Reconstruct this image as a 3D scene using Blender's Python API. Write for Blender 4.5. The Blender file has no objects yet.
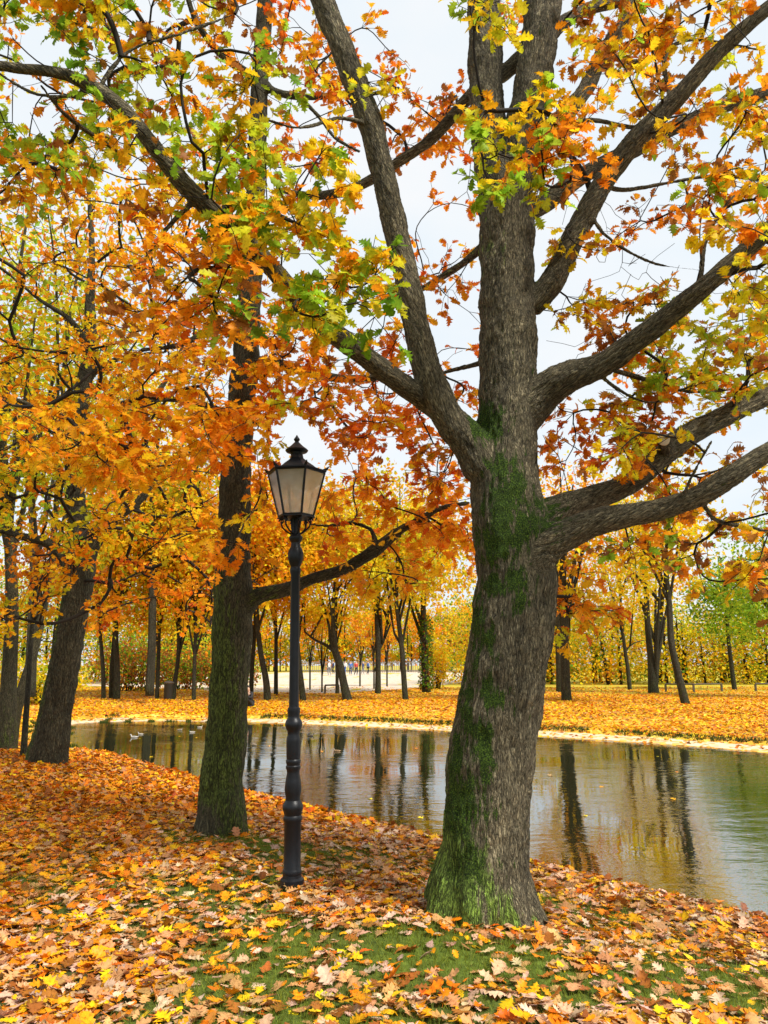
import bpy, math, random
import numpy as np
from mathutils import Vector
R = math.radians
SEED = 7
rng = np.random.default_rng(SEED); random.seed(SEED)
sc = bpy.context.scene
COL = sc.collection

# ------------------------------------------------------------------ camera
F = 740.0; PITCH = R(11.6); CAMZ = 1.7
cam = bpy.data.cameras.new('camera'); camo = bpy.data.objects.new('camera', cam); COL.objects.link(camo)
camo.location = (0, 0, CAMZ); camo.rotation_euler = (R(90) + PITCH, 0, 0)
cam.sensor_width = 36; cam.lens = F/1024*36; cam.clip_start = .05; cam.clip_end = 2000
sc.camera = camo
fw = np.array([0, math.cos(PITCH), math.sin(PITCH)]); up = np.array([0, -math.sin(PITCH), math.cos(PITCH)])
def ray(px, py): return F*fw + np.array([px-384., 0, 0]) + up*(512.-py)
def P(px, py, Y):
    r = ray(px, py); return np.array([0, 0, CAMZ]) + r*(Y/r[1])
def depth(p): return float((np.asarray(p)-np.array([0, 0, CAMZ])) @ fw)
def Pz(px, py, z):
    r = ray(px, py); return np.array([0, 0, CAMZ]) + r*((z-CAMZ)/r[2])
def W2(px_w, p): return px_w*depth(p)/F/2           # radius from a width seen at p

# ------------------------------------------------------------------ numpy noise
def _hash(i):
    i = i.astype(np.int64)
    h = (i[..., 0]*374761393 + i[..., 1]*668265263 + i[..., 2]*2147483647 + 1013904223) & 0xffffffff
    h = ((h ^ (h >> 13))*1274126177) & 0xffffffff
    return ((h ^ (h >> 16)) & 0xffffff)/float(0xffffff)
def vnoise(p):
    p = np.asarray(p, float); i = np.floor(p); f = p-i; f = f*f*(3-2*f); out = 0
    for dx in (0, 1):
        for dy in (0, 1):
            for dz in (0, 1):
                w = (f[..., 0] if dx else 1-f[..., 0])*(f[..., 1] if dy else 1-f[..., 1])*(f[..., 2] if dz else 1-f[..., 2])
                out = out + w*_hash(i+np.array([dx, dy, dz]))
    return out
def n2(x, y, s, o=0.0):
    return vnoise(np.stack([np.asarray(x)*s+o, np.asarray(y)*s+o*1.7, np.zeros_like(np.asarray(x, float))+o], -1))
def sstep(a, b, x): t = np.clip((x-a)/(b-a), 0, 1); return t*t*(3-2*t)

# ------------------------------------------------------------------ tags
def tag(o, label=None, cat=None, group=None, kind=None):
    if label: o['label'] = label
    if cat: o['category'] = cat
    if group: o['group'] = group
    if kind: o['kind'] = kind
    return o
def empty(name, loc, label, cat, group=None):
    o = bpy.data.objects.new(name, None); COL.objects.link(o); o.location = tuple(loc); o.empty_display_size = .3
    return tag(o, label, cat, group)
def link_mesh(name, me, mat, parent=None):
    o = bpy.data.objects.new(name, me); COL.objects.link(o)
    if mat: me.materials.append(mat)
    if parent:
        o.parent = parent
        me.vertices.foreach_get
        co = np.empty(len(me.vertices)*3, np.float32); me.vertices.foreach_get('co', co)
        co = co.reshape(-1, 3)-np.array(parent_world(parent), np.float32)
        me.vertices.foreach_set('co', co.ravel()); me.update()
    return o
def parent_world(p):
    v = Vector((0, 0, 0))
    while p: v = v+p.location; p = p.parent
    return v
def build_mesh(name, V, Fc, smooth=True, attrs=None):
    """V (n,3); Fc (m,k) ints or list of such arrays"""
    me = bpy.data.meshes.new(name)
    if not isinstance(Fc, list): Fc = [Fc]
    Fc = [f for f in Fc if len(f)]
    me.vertices.add(len(V)); me.vertices.foreach_set('co', np.asarray(V, np.float32).ravel())
    nl = sum(f.size for f in Fc); npoly = sum(len(f) for f in Fc)
    me.loops.add(nl); me.polygons.add(npoly)
    me.loops.foreach_set('vertex_index', np.concatenate([f.ravel() for f in Fc]).astype(np.int32))
    tot = np.concatenate([np.full(len(f), f.shape[1], np.int32) for f in Fc])
    st = np.concatenate([[0], np.cumsum(tot)[:-1]]).astype(np.int32)
    me.polygons.foreach_set('loop_start', st)
    me.polygons.foreach_set('use_smooth', np.full(npoly, smooth))
    me.update(calc_edges=True)
    for k, a in (attrs or {}).items():
        a = np.asarray(a, np.float32)
        if a.ndim == 1:
            at = me.attributes.new(k, 'FLOAT', 'POINT'); at.data.foreach_set('value', a)
        elif a.shape[1] == 3:
            at = me.attributes.new(k, 'FLOAT_VECTOR', 'POINT'); at.data.foreach_set('vector', a.ravel())
        else:
            at = me.attributes.new(k, 'FLOAT_COLOR', 'POINT'); at.data.foreach_set('color', a.ravel())
    return me

# ------------------------------------------------------------------ materials
def newmat(name):
    m = bpy.data.materials.new(name); m.use_nodes = True; nt = m.node_tree; nt.nodes.clear()
    out = nt.nodes.new('ShaderNodeOutputMaterial'); return m, nt, out
def N(nt, t, **kw):
    n = nt.nodes.new('ShaderNode'+t)
    for k, v in kw.items():
        if k.startswith('i_'):
            n.inputs[k[2:].replace('_', ' ')].default_value = v
        else: setattr(n, k, v)
    return n
def ramp(nt, pts, interp='LINEAR'):
    n = nt.nodes.new('ShaderNodeValToRGB'); cr = n.color_ramp; cr.interpolation = interp
    while len(cr.elements) < len(pts): cr.elements.new(.5)
    for e, (p, c) in zip(cr.elements, pts): e.position = p; e.color = (*c, 1) if len(c) == 3 else c
    return n
def simple(name, col, rough=.6, metal=0, spec=.5, bump=0, bscale=60, var=0.0):
    m, nt, out = newmat(name); b = N(nt, 'BsdfPrincipled'); L = nt.links
    b.inputs['Base Color'].default_value = (*col, 1); b.inputs['Roughness'].default_value = rough; b.inputs['Metallic'].default_value = metal
    b.inputs['Specular IOR Level'].default_value = spec
    if bump or var:
        tc = N(nt, 'TexCoord'); nz = N(nt, 'TexNoise', i_Scale=bscale, i_Detail=4.0); L.new(tc.outputs['Object'], nz.inputs['Vector'])
        if bump:
            bp = N(nt, 'Bump', i_Strength=bump, i_Distance=.004); L.new(nz.outputs['Fac'], bp.inputs['Height']); L.new(bp.outputs['Normal'], b.inputs['Normal'])
        if var:
            nz2 = N(nt, 'TexNoise', i_Scale=bscale*.2, i_Detail=5.0); L.new(tc.outputs['Object'], nz2.inputs['Vector'])
            r = ramp(nt, [(.3, tuple(c*(1-var) for c in col)), (.7, tuple(min(1, c*(1+var)) for c in col))]); L.new(nz2.outputs['Fac'], r.inputs['Fac']); L.new(r.outputs['Color'], b.inputs['Base Color'])
    L.new(b.outputs[0], out.inputs[0]); return m

def leaf_material(name, trans=.45, rough=.5):
    m, nt, out = newmat(name); L = nt.links
    a = N(nt, 'Attribute', attribute_name='leaf_col')
    b = N(nt, 'BsdfPrincipled', i_Roughness=rough); b.inputs['Specular IOR Level'].default_value = .16
    t = N(nt, 'BsdfTranslucent'); mx = N(nt, 'MixShader', i_Fac=trans)
    ge = N(nt, 'NewGeometry'); sp_ = N(nt, 'TexNoise', i_Scale=55., i_Detail=4., i_Roughness=.65); L.new(ge.outputs['Position'], sp_.inputs['Vector'])
    sr = ramp(nt, [(.30, (.42, .34, .26)), (.46, (.9, .88, .86)), (.65, (1.08, 1.06, 1.0))]); L.new(sp_.outputs['Fac'], sr.inputs['Fac'])
    ml = N(nt, 'Mix', data_type='RGBA', blend_type='MULTIPLY'); ml.inputs['Factor'].default_value = 1; L.new(a.outputs['Color'], ml.inputs[6]); L.new(sr.outputs[0], ml.inputs[7])
    L.new(ml.outputs[2], b.inputs['Base Color'])
    g = N(nt, 'Gamma', i_Gamma=.9); L.new(ml.outputs[2], g.inputs['Color']); L.new(g.outputs[0], t.inputs['Color'])
    L.new(b.outputs[0], mx.inputs[1]); L.new(t.outputs[0], mx.inputs[2]); L.new(mx.outputs[0], out.inputs[0]); return m
M_leaf = leaf_material('autumn_leaf', .5)
M_litter = leaf_material('fallen_leaf', .12, .45)
M_grass = leaf_material('grass_blade', .35)

def bark_material(name, ridge, fissure, fx=32., algae=(.07, .10, .02), algae_amt=0., bump=1.0):
    m, nt, out = newmat(name); L = nt.links
    a = N(nt, 'Attribute', attribute_name='bark')
    nz = N(nt, 'TexNoise', i_Scale=9.0, i_Detail=3.0); L.new(a.outputs['Vector'], nz.inputs['Vector'])
    mxv = N(nt, 'VectorMath', operation='MULTIPLY_ADD'); L.new(nz.outputs['Color'], mxv.inputs[0]); mxv.inputs[1].default_value = (.05,)*3; L.new(a.outputs['Vector'], mxv.inputs[2])
    rn = N(nt, 'TexNoise', i_Scale=fx*1.25, i_Detail=5.0, i_Roughness=.68); L.new(mxv.outputs[0], rn.inputs['Vector'])
    rn2 = N(nt, 'TexNoise', i_Scale=fx*2.4, i_Detail=3.0, i_Roughness=.6); L.new(mxv.outputs[0], rn2.inputs['Vector'])
    vo = N(nt, 'TexVoronoi', feature='DISTANCE_TO_EDGE', i_Scale=fx*1.7); L.new(mxv.outputs[0], vo.inputs['Vector'])
    fine = N(nt, 'TexNoise', i_Scale=fx*5, i_Detail=5.0, i_Roughness=.75); L.new(a.outputs['Vector'], fine.inputs['Vector'])
    def ridge_(n_, wd):
        r_ = ramp(nt, [(.5-wd*2, (1, 1, 1)), (.5-wd*.4, (.12, .12, .12)), (.5+wd*.4, (.12, .12, .12)), (.5+wd*2, (1, 1, 1))]); L.new(n_.outputs['Fac'], r_.inputs['Fac']); return r_
    r1 = ridge_(rn, .035); r2 = ridge_(rn2, .04); r3 = ramp(nt, [(0, (.3, .3, .3)), (.16, (1, 1, 1))]); L.new(vo.outputs['Distance'], r3.inputs['Fac'])
    rn4 = N(nt, 'TexNoise', i_Scale=fx*.5, i_Detail=2.5, i_Roughness=.5); L.new(mxv.outputs[0], rn4.inputs['Vector']); r4 = ridge_(rn4, .03)
    s0 = N(nt, 'Math', operation='MULTIPLY'); L.new(r1.outputs[0], s0.inputs[0]); L.new(r4.outputs[0], s0.inputs[1])
    s1 = N(nt, 'Math', operation='MULTIPLY'); L.new(s0.outputs[0], s1.inputs[0]); L.new(r3.outputs[0], s1.inputs[1])
    s2 = N(nt, 'Math', operation='MULTIPLY_ADD'); L.new(r2.outputs[0], s2.inputs[0]); s2.inputs[1].default_value = .45; L.new(s1.outputs[0], s2.inputs[2])
    s3 = N(nt, 'Math', operation='MULTIPLY_ADD'); L.new(fine.outputs['Fac'], s3.inputs[0]); s3.inputs[1].default_value = .75; L.new(s2.outputs[0], s3.inputs[2])
    cr = ramp(nt, [(.2, fissure), (.5, tuple(c*.5 for c in ridge)), (.82, ridge), (1.0, tuple(min(1, c*1.35) for c in ridge))])
    sc_ = N(nt, 'Math', operation='MULTIPLY'); L.new(s3.outputs[0], sc_.inputs[0]); sc_.inputs[1].default_value = .52; L.new(sc_.outputs[0], cr.inputs['Fac'])
    # large tonal variation
    big = N(nt, 'TexNoise', i_Scale=5.0, i_Detail=4.0); L.new(a.outputs['Vector'], big.inputs['Vector'])
    br = ramp(nt, [(.3, (.68, .66, .62)), (.7, (1.25, 1.2, 1.12))]); L.new(big.outputs['Fac'], br.inputs['Fac'])
    mul = N(nt, 'Mix', data_type='RGBA', blend_type='MULTIPLY'); mul.inputs['Factor'].default_value = 1; L.new(cr.outputs[0], mul.inputs[6]); L.new(br.outputs[0], mul.inputs[7])
    # algae film and moss (per-vertex patches broken up by noise)
    ma = N(nt, 'Attribute', attribute_name='algae'); mm = N(nt, 'Attribute', attribute_name='moss')
    an = N(nt, 'TexNoise', i_Scale=30.0, i_Detail=6.0, i_Roughness=.7); L.new(a.outputs['Vector'], an.inputs['Vector'])
    aa = N(nt, 'Math', operation='MULTIPLY_ADD'); L.new(an.outputs['Fac'], aa.inputs[0]); aa.inputs[1].default_value = 1.6
    asub = N(nt, 'Math', operation='SUBTRACT'); L.new(ma.outputs['Fac'], asub.inputs[0]); asub.inputs[1].default_value = .95-algae_amt; L.new(asub.outputs[0], aa.inputs[2])
    ar = ramp(nt, [(.42, (0, 0, 0)), (.62, (.85, .85, .85))]); L.new(aa.outputs[0], ar.inputs['Fac'])
    am = N(nt, 'Mix', data_type='RGBA', blend_type='MIX'); L.new(ar.outputs[0], am.inputs['Factor']); L.new(mul.outputs[2], am.inputs[6])
    acol = ramp(nt, [(.22, tuple(c*.06 for c in algae)), (.45, tuple(c*.4 for c in algae)), (.72, tuple(c*1.6 for c in algae))]); L.new(sc_.outputs[0], acol.inputs['Fac']); L.new(acol.outputs[0], am.inputs[7])
    mn = N(nt, 'TexNoise', i_Scale=26.0, i_Detail=7.0, i_Roughness=.8); tco = N(nt, 'TexCoord'); L.new(mxv.outputs[0], mn.inputs['Vector'])
    ms = N(nt, 'Math', operation='MULTIPLY_ADD'); L.new(mn.outputs['Fac'], ms.inputs[0]); ms.inputs[1].default_value = 3.4
    msub = N(nt, 'Math', operation='SUBTRACT'); L.new(mm.outputs['Fac'], msub.inputs[0]); msub.inputs[1].default_value = 1.8; L.new(msub.outputs[0], ms.inputs[2])
    mr = ramp(nt, [(.3, (0, 0, 0)), (.42, (1, 1, 1))]); L.new(ms.outputs[0], mr.inputs['Fac'])
    mcol = N(nt, 'TexNoise', i_Scale=120.0, i_Detail=3.0); L.new(tco.outputs['Object'], mcol.inputs['Vector'])
    mcr = ramp(nt, [(.35, (.010, .022, .002)), (.5, (.04, .085, .006)), (.68, (.15, .25, .02))]); L.new(mcol.outputs['Fac'], mcr.inputs['Fac'])
    m2 = N(nt, 'Mix', data_type='RGBA', blend_type='MIX'); L.new(mr.outputs[0], m2.inputs['Factor']); L.new(am.outputs[2], m2.inputs[6]); L.new(mcr.outputs[0], m2.inputs[7])
    b = N(nt, 'BsdfPrincipled', i_Roughness=.85); b.inputs['Specular IOR Level'].default_value = .25; L.new(m2.outputs[2], b.inputs['Base Color'])
    h2 = N(nt, 'Math', operation='MULTIPLY_ADD'); L.new(mr.outputs[0], h2.inputs[0]); h2.inputs[1].default_value = .5; L.new(s3.outputs[0], h2.inputs[2])
    h3 = N(nt, 'Math', operation='MULTIPLY_ADD'); L.new(mcol.outputs['Fac'], h3.inputs[0]); h3.inputs[1].default_value = .25; L.new(h2.outputs[0], h3.inputs[2])
    bp = N(nt, 'Bump', i_Strength=1.0, i_Distance=.024*bump); L.new(h3.outputs[0], bp.inputs['Height']); L.new(bp.outputs[0], b.inputs['Normal'])
    L.new(b.outputs[0], out.inputs[0]); return m
M_barkA = bark_material('oak_bark', (.37, .325, .21), (.008, .007, .004), 38, algae=(.26, .42, .05))
M_barkB = bark_material('mossy_bark', (.20, .185, .105), (.010, .010, .005), 42, algae=(.15, .21, .03), algae_amt=-.06)
M_barkC = bark_material('linden_bark', (.15, .135, .08), (.010, .010, .006), 26, algae=(.13, .19, .025), algae_amt=.02)
M_barkF = bark_material('grey_green_bark', (.10, .095, .065), (.02, .02, .013), 22, algae=(.07, .10, .02), algae_amt=-.05)
M_twig = simple('twig_bark', (.022, .017, .012), .8, spec=.2)

# ------------------------------------------------------------------ terrain
WZ = -0.35
near_px = [(-260, 712), (-60, 722), (20, 731), (75, 748), (140, 766), (190, 781), (260, 801), (330, 819), (430, 843), (540, 873), (640, 899), (768, 930), (900, 975)]
far_px = [(900, 768), (768, 753), (640, 743.5), (540, 737), (400, 729), (300, 724.5), (190, 721), (110, 721.5), (60, 725), (-10, 736), ]
nearW = [Pz(x, y, WZ)[:2] for x, y in near_px[3:]]
farW = [Pz(x, y, WZ)[:2] for x, y in far_px[:9]]
polyP = np.array([nearW[0]-np.array([.6, -.6])]+nearW+[np.array([9, 3.6]), np.array([16, 1]), np.array([40, -6]), np.array([60, 2]), np.array([40, 10]), np.array([22, 15.5])]+farW)
def smooth_poly(p, it=2):
    for _ in range(it):
        q = np.roll(p, -1, 0); p = np.stack([.75*p+.25*q, .25*p+.75*q], 1).reshape(-1, 2)
    return p
polyS = smooth_poly(polyP, 2)
def pond_sd(x, y):
    """signed distance to the pond's edge, positive on land"""
    x = np.asarray(x, float); y = np.asarray(y, float); shp = x.shape; x = x.ravel(); y = y.ravel()
    best = np.full(x.shape, 1e9); inside = np.zeros(x.shape, bool)
    A = polyS; B = np.roll(polyS, -1, 0)
    for a, b in zip(A, B):
        d = b-a; L2 = d@d+1e-12; t = np.clip(((x-a[0])*d[0]+(y-a[1])*d[1])/L2, 0, 1)
        best = np.minimum(best, (x-a[0]-t*d[0])**2+(y-a[1]-t*d[1])**2)
        c = ((a[1] > y) != (b[1] > y)) & (x < (b[0]-a[0])*(y-a[1])/(b[1]-a[1]+1e-12)+a[0]); inside ^= c
    d = np.sqrt(best); d[inside] *= -1; return d.reshape(shp)
# the line that divides the near bank from the far one
def is_far(x, y):
    return (y > 17.2-0.02*x) | (y > 14-x*.9) & (x < -10.5) & (y > 16.5) | ((x > 11) & (y > 9))
def terrain(x, y, sd=None):
    x = np.asarray(x, float); y = np.asarray(y, float)
    if sd is None: sd = pond_sd(x, y)
    far = is_far(x, y)
    near_z = WZ + .13*sstep(0, .18, sd) + .22*sstep(.1, 3.2, sd)
    far_z = WZ + .05*sstep(0, .25, sd) + .03*sstep(.3, 1., sd) + .10*sstep(1.0, 1.12, sd) + .30*sstep(1.2, 12, sd) + .25*sstep(20, 90, sd)
    z = np.where(far, far_z, near_z)
    z = np.where(sd < 0, WZ - .5*sstep(0, 1.6, -sd), z)
    # gentle mound at the big oak and small unevenness
    g = (x-OAKX)**2+(y-OAKY)**2
    z = z + .07*np.exp(-g/.8)*(sd > 0)
    z = z + (.05*(n2(x, y, .7)-.5)+.018*(n2(x, y, 3.1, 5.)-.5))*sstep(.15, 1.5, sd)
    return z
OAKX, OAKY = Pz(480, 925, 0)[:2]; OAKY += .12
def G(px, py):
    """where the ray through a pixel meets the ground"""
    z = 0.
    for _ in range(12):
        p = Pz(px, min(py, 1200), z); z = .5*z+.5*float(terrain(np.array([p[0]]), np.array([p[1]]))[0])
    p = Pz(px, py, z); return np.array([p[0], p[1], float(terrain(np.array([p[0]]), np.array([p[1]]))[0])])

def spaced(lo, hi, segs):
    out = [lo]
    for end, st in segs:
        n = max(1, int(round((end-out[-1])/st))); out += list(np.linspace(out[-1], end, n+1)[1:])
    return np.array(out)
gx = spaced(-500, 500, [(-100, 25), (-40, 4), (-22, .7), (-8, .3), (7, .09), (14, .25), (30, .7), (60, 4), (100, 10), (500, 50)])
gy = spaced(-60, 600, [(-6, 3), (2, .6), (12, .09), (20, .2), (31, .14), (45, .5), (100, 2), (200, 10), (600, 50)])
X, Y = np.meshgrid(gx, gy); SD = pond_sd(X, Y); Z = terrain(X, Y, SD)
def green_mask(x, y):
    """where the grass shows between the leaves on the near bank"""
    m = sstep(.54, .74, n2(x, y, 1.1, 3.))*.6
    m = m+.25*sstep(.55, .7, n2(x, y, 4., 9.))
    def blob(cx, cy, rx, ry, a): return a*np.exp(-(((x-cx)/rx)**2+((y-cy)/ry)**2))
    q = Pz(430, 960, 0); m = m+blob(q[0], q[1]+.05, .85, .5, .95)
    q = Pz(560, 985, 0); m = m+blob(q[0], q[1], 1.0, .4, .5)
    q = Pz(330, 848, -.05); m = m+blob(q[0], q[1], 1.1, .3, .8)
    q = Pz(205, 845, -.05); m = m+blob(q[0], q[1], .5, .35, .8)
    q = Pz(640, 925, -.1); m = m+blob(q[0], q[1], .8, .4, .6)
    q = Pz(720, 960, 0); m = m+blob(q[0], q[1], .7, .4, .55)
    q = Pz(120, 930, 0); m = m-blob(q[0], q[1], 1.2, 1.1, .35)
    m = m-.9*sstep(7.6, 9.5, y)
    return np.clip(m, 0, 1)
GM = green_mask(X, Y)
ix = np.arange(len(gx)*len(gy)).reshape(len(gy), len(gx))
FQ = np.stack([ix[:-1, :-1], ix[:-1, 1:], ix[1:, 1:], ix[1:, :-1]], -1).reshape(-1, 4)
far = is_far(X, Y).astype(float)
me = build_mesh('ground', np.stack([X, Y, Z], -1).reshape(-1, 3), FQ, True, {'shore': SD.ravel(), 'far': far.ravel(), 'green': GM.ravel()})
m, nt, out = newmat('ground_soil'); L = nt.links
geo = N(nt, 'NewGeometry'); sh = N(nt, 'Attribute', attribute_name='shore'); fa = N(nt, 'Attribute', attribute_name='far'); gr = N(nt, 'Attribute', attribute_name='green')
# near soil & grass
nz = N(nt, 'TexNoise', i_Scale=14., i_Detail=6., i_Roughness=.7); L.new(geo.outputs['Position'], nz.inputs['Vector'])
soil = ramp(nt, [(.3, (.02, .022, .008)), (.5, (.045, .055, .012)), (.75, (.11, .085, .03))]); L.new(nz.outputs['Fac'], soil.inputs['Fac'])
grs = ramp(nt, [(.3, (.04, .06, .008)), (.6, (.12, .17, .02)), (.8, (.2, .26, .03))]); L.new(nz.outputs['Fac'], grs.inputs['Fac'])
nearc = N(nt, 'Mix', data_type='RGBA'); L.new(gr.outputs['Fac'], nearc.inputs['Factor']); L.new(soil.outputs[0], nearc.inputs[6]); L.new(grs.outputs[0], nearc.inputs[7])
# far lawn: carpet of leaves
vo = N(nt, 'TexVoronoi', i_Scale=8.0, i_Randomness=1.0); L.new(geo.outputs['Position'], vo.inputs['Vector'])
sep = N(nt, 'SeparateColor'); L.new(vo.outputs['Color'], sep.inputs[0])
lit = ramp(nt, [(0, (.28, .10, .015)), (.2, (.55, .20, .02)), (.45, (.72, .33, .03)), (.7, (.8, .46, .04)), (1, (.8, .55, .12))]); L.new(sep.outputs[0], lit.inputs['Fac'])
sx = N(nt, 'SeparateXYZ'); L.new(geo.outputs['Position'], sx.inputs[0]); bk = N(nt, 'MapRange'); L.new(sx.outputs['Y'], bk.inputs['Value']); bk.inputs['From Min'].default_value = 36; bk.inputs['From Max'].default_value = 46; bk.inputs['To Max'].default_value = .2
pn = N(nt, 'TexNoise', i_Scale=.35, i_Detail=5., i_Roughness=.65); L.new(geo.outputs['Position'], pn.inputs['Vector'])
pr = ramp(nt, [(.5, (0, 0, 0)), (.68, (.75, .75, .75))]); pa = N(nt, 'Math', operation='ADD'); L.new(pn.outputs['Fac'], pa.inputs[0]); L.new(bk.outputs[0], pa.inputs[1]); L.new(pa.outputs[0], pr.inputs['Fac'])
lg = N(nt, 'Mix', data_type='RGBA'); L.new(pr.outputs[0], lg.inputs['Factor']); L.new(lit.outputs[0], lg.inputs[6]); lg.inputs[7].default_value = (.33, .36, .03, 1)
c1 = N(nt, 'Mix', data_type='RGBA'); L.new(fa.outputs['Fac'], c1.inputs['Factor']); L.new(nearc.outputs[2], c1.inputs[6]); L.new(lg.outputs[2], c1.inputs[7])
# bed of the pond
bd = N(nt, 'MapRange'); L.new(sh.outputs['Fac'], bd.inputs['Value']); bd.inputs['From Min'].default_value = -.15; bd.inputs['From Max'].default_value = .03
c2 = N(nt, 'Mix', data_type='RGBA'); L.new(bd.outputs[0], c2.inputs['Factor']); c2.inputs[6].default_value = (.05, .045, .02, 1); L.new(c1.outputs[2], c2.inputs[7])
b = N(nt, 'BsdfPrincipled', i_Roughness=.9); b.inputs['Specular IOR Level'].default_value = .2; L.new(c2.outputs[2], b.inputs['Base Color'])
bp = N(nt, 'Bump', i_Strength=.7, i_Distance=.03); L.new(nz.outputs['Fac'], bp.inputs['Height']); L.new(bp.outputs[0], b.inputs['Normal'])
L.new(b.outputs[0], out.inputs[0])
g_o = link_mesh('ground', me, m); tag(g_o, kind='structure')

# gravel path along the far shore, and the wide promenade behind the lawn
def gravel(name, c0, c1_, leafy):
    m, nt, out = newmat(name); L = nt.links
    geo = N(nt, 'NewGeometry'); v = N(nt, 'TexNoise', i_Scale=3.0, i_Detail=8., i_Roughness=.75); L.new(geo.outputs['Position'], v.inputs['Vector'])
    r = ramp(nt, [(.3, c0), (.7, c1_)]); L.new(v.outputs['Fac'], r.inputs['Fac'])
    vo = N(nt, 'TexVoronoi', i_Scale=6.5); L.new(geo.outputs['Position'], vo.inputs['Vector']); s = N(nt, 'SeparateColor'); L.new(vo.outputs['Color'], s.inputs[0])
    t = ramp(nt, [(1-leafy, (0, 0, 0)), (min(1, 1-leafy+.02), (.8, .8, .8))]); L.new(s.outputs[1], t.inputs['Fac'])
    lc = ramp(nt, [(0, (.55, .22, .03)), (1, (.75, .45, .06))]); L.new(s.outputs[0], lc.inputs['Fac'])
    mx = N(nt, 'Mix', data_type='RGBA'); L.new(t.outputs[0], mx.inputs['Factor']); L.new(r.outputs[0], mx.inputs[6]); L.new(lc.outputs[0], mx.inputs[7])
    b = N(nt, 'BsdfPrincipled', i_Roughness=.9); b.inputs['Specular IOR Level'].default_value = .15; L.new(mx.outputs[2], b.inputs['Base Color']); L.new(b.outputs[0], out.inputs[0]); return m
M_gravel = gravel('sandy_gravel', (.50, .40, .27), (.66, .54, .38), .3)
M_prom = gravel('pale_gravel', (.46, .40, .32), (.58, .51, .42), .12)
def offset_sheet(name, pts, widths, mat, dz, nseg=6):
    p = np.array(pts); t = np.gradient(p, axis=0); t /= np.linalg.norm(t, axis=1)[:, None]; nrm = np.stack([-t[:, 1], t[:, 0]], 1)
    rows = []
    for k in np.linspace(widths[0], widths[1], nseg): rows.append(p+nrm*k)
    Q = np.stack(rows, 1); x, y = Q[..., 0], Q[..., 1]; z = terrain(x, y)+dz
    V = np.stack([x, y, z], -1).reshape(-1, 3); i = np.arange(len(V)).reshape(Q.shape[:2])
    fc = np.stack([i[:-1, :-1], i[1:, :-1], i[1:, 1:], i[:-1, 1:]], -1).reshape(-1, 4)
    o = link_mesh(name, build_mesh(name, V, fc), mat); tag(o, kind='structure'); return o
def resample(p, st):
    p = np.asarray(p); d = np.concatenate([[0], np.cumsum(np.linalg.norm(np.diff(p, axis=0), axis=1))]); n = max(2, int(d[-1]/st)); t = np.linspace(0, d[-1], n)
    return np.stack([np.interp(t, d, p[:, k]) for k in range(p.shape[1])], 1)
fs = polyS[(polyS[:, 1] > 13.5) & ((polyS[:, 0] < 24))]
fs = fs[is_far(fs[:, 0], fs[:, 1]) & (fs[:, 1] > 15.2)]
fs = fs[np.argsort(fs[:, 0])]
fsr = resample(fs, .25)
offset_sheet('path', fsr, (.10, .98), M_gravel, .006, 8)
# promenade
pq = [(-60, 66), (-20, 54), (-12, 47), (-7, 41.5), (-2.5, 41), (1, 47), (4, 56), (8, 68), (14, 84), (26, 100)]
pl = resample(smooth_poly(np.array(pq), 0), 1.0)
rows = [np.stack([pl[:, 0]-k*.15, pl[:, 1]+k], 1) for k in np.linspace(0, 75, 26)]
Q = np.stack(rows, 1); x, y = Q[..., 0], Q[..., 1]; z = terrain(x, y)+.012+.0*y
V = np.stack([x, y, z], -1).reshape(-1, 3); i = np.arange(len(V)).reshape(Q.shape[:2])
o = link_mesh('promenade', build_mesh('promenade', V, np.stack([i[:-1, :-1], i[1:, :-1], i[1:, 1:], i[:-1, 1:]], -1).reshape(-1, 4)), M_prom); tag(o, kind='structure')

# water
wx = np.array([-45, 70.]); wv = [(-30, -14, WZ), (75, -14, WZ), (75, 32, WZ), (-30, 32, WZ)]
bb = (polyS[:, 0].min()-.3, polyS[:, 1].min()-.3, polyS[:, 0].max()+.3, polyS[:, 1].max()+.3)
# water follows the outline of the pond, slightly wider so that it meets the bank
cen = polyS
nr = np.roll(polyS, -1, 0)-np.roll(polyS, 1, 0); nr /= np.linalg.norm(nr, axis=1)[:, None]; outw = np.stack([nr[:, 1], -nr[:, 0]], 1)
test = pond_sd((polyS+outw*.05)[:, 0], (polyS+outw*.05)[:, 1]); outw *= np.where(test > 0, 1, -1)[:, None]
wp = polyS+outw*.04
import bmesh
bm = bmesh.new(); vs = [bm.verts.new((p[0], p[1], WZ+.012)) for p in wp]; bm.faces.new(vs); bmesh.ops.triangulate(bm, faces=bm.faces[:])
me = bpy.data.meshes.new('water'); bm.to_mesh(me); bm.free()
m, nt, out = newmat('pond_water'); L = nt.links
geo = N(nt, 'NewGeometry')
mp = N(nt, 'Mapping'); mp.inputs['Scale'].default_value = (1.0, 2.2, 1); mp.inputs['Rotation'].default_value = (0, 0, R(-12)); L.new(geo.outputs['Position'], mp.inputs['Vector'])
w1 = N(nt, 'TexNoise', i_Scale=2.0, i_Detail=2., i_Roughness=.45, i_Distortion=.4); L.new(mp.outputs[0], w1.inputs['Vector'])
w2 = N(nt, 'TexNoise', i_Scale=9., i_Detail=2., i_Roughness=.5); L.new(mp.outputs[0], w2.inputs['Vector'])
pat = N(nt, 'TexNoise', i_Scale=.28, i_Detail=2.); L.new(geo.outputs['Position'], pat.inputs['Vector'])
patr = ramp(nt, [(.40, (.12, .12, .12)), (.60, (1, 1, 1))]); L.new(pat.outputs['Fac'], patr.inputs['Fac'])
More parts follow.
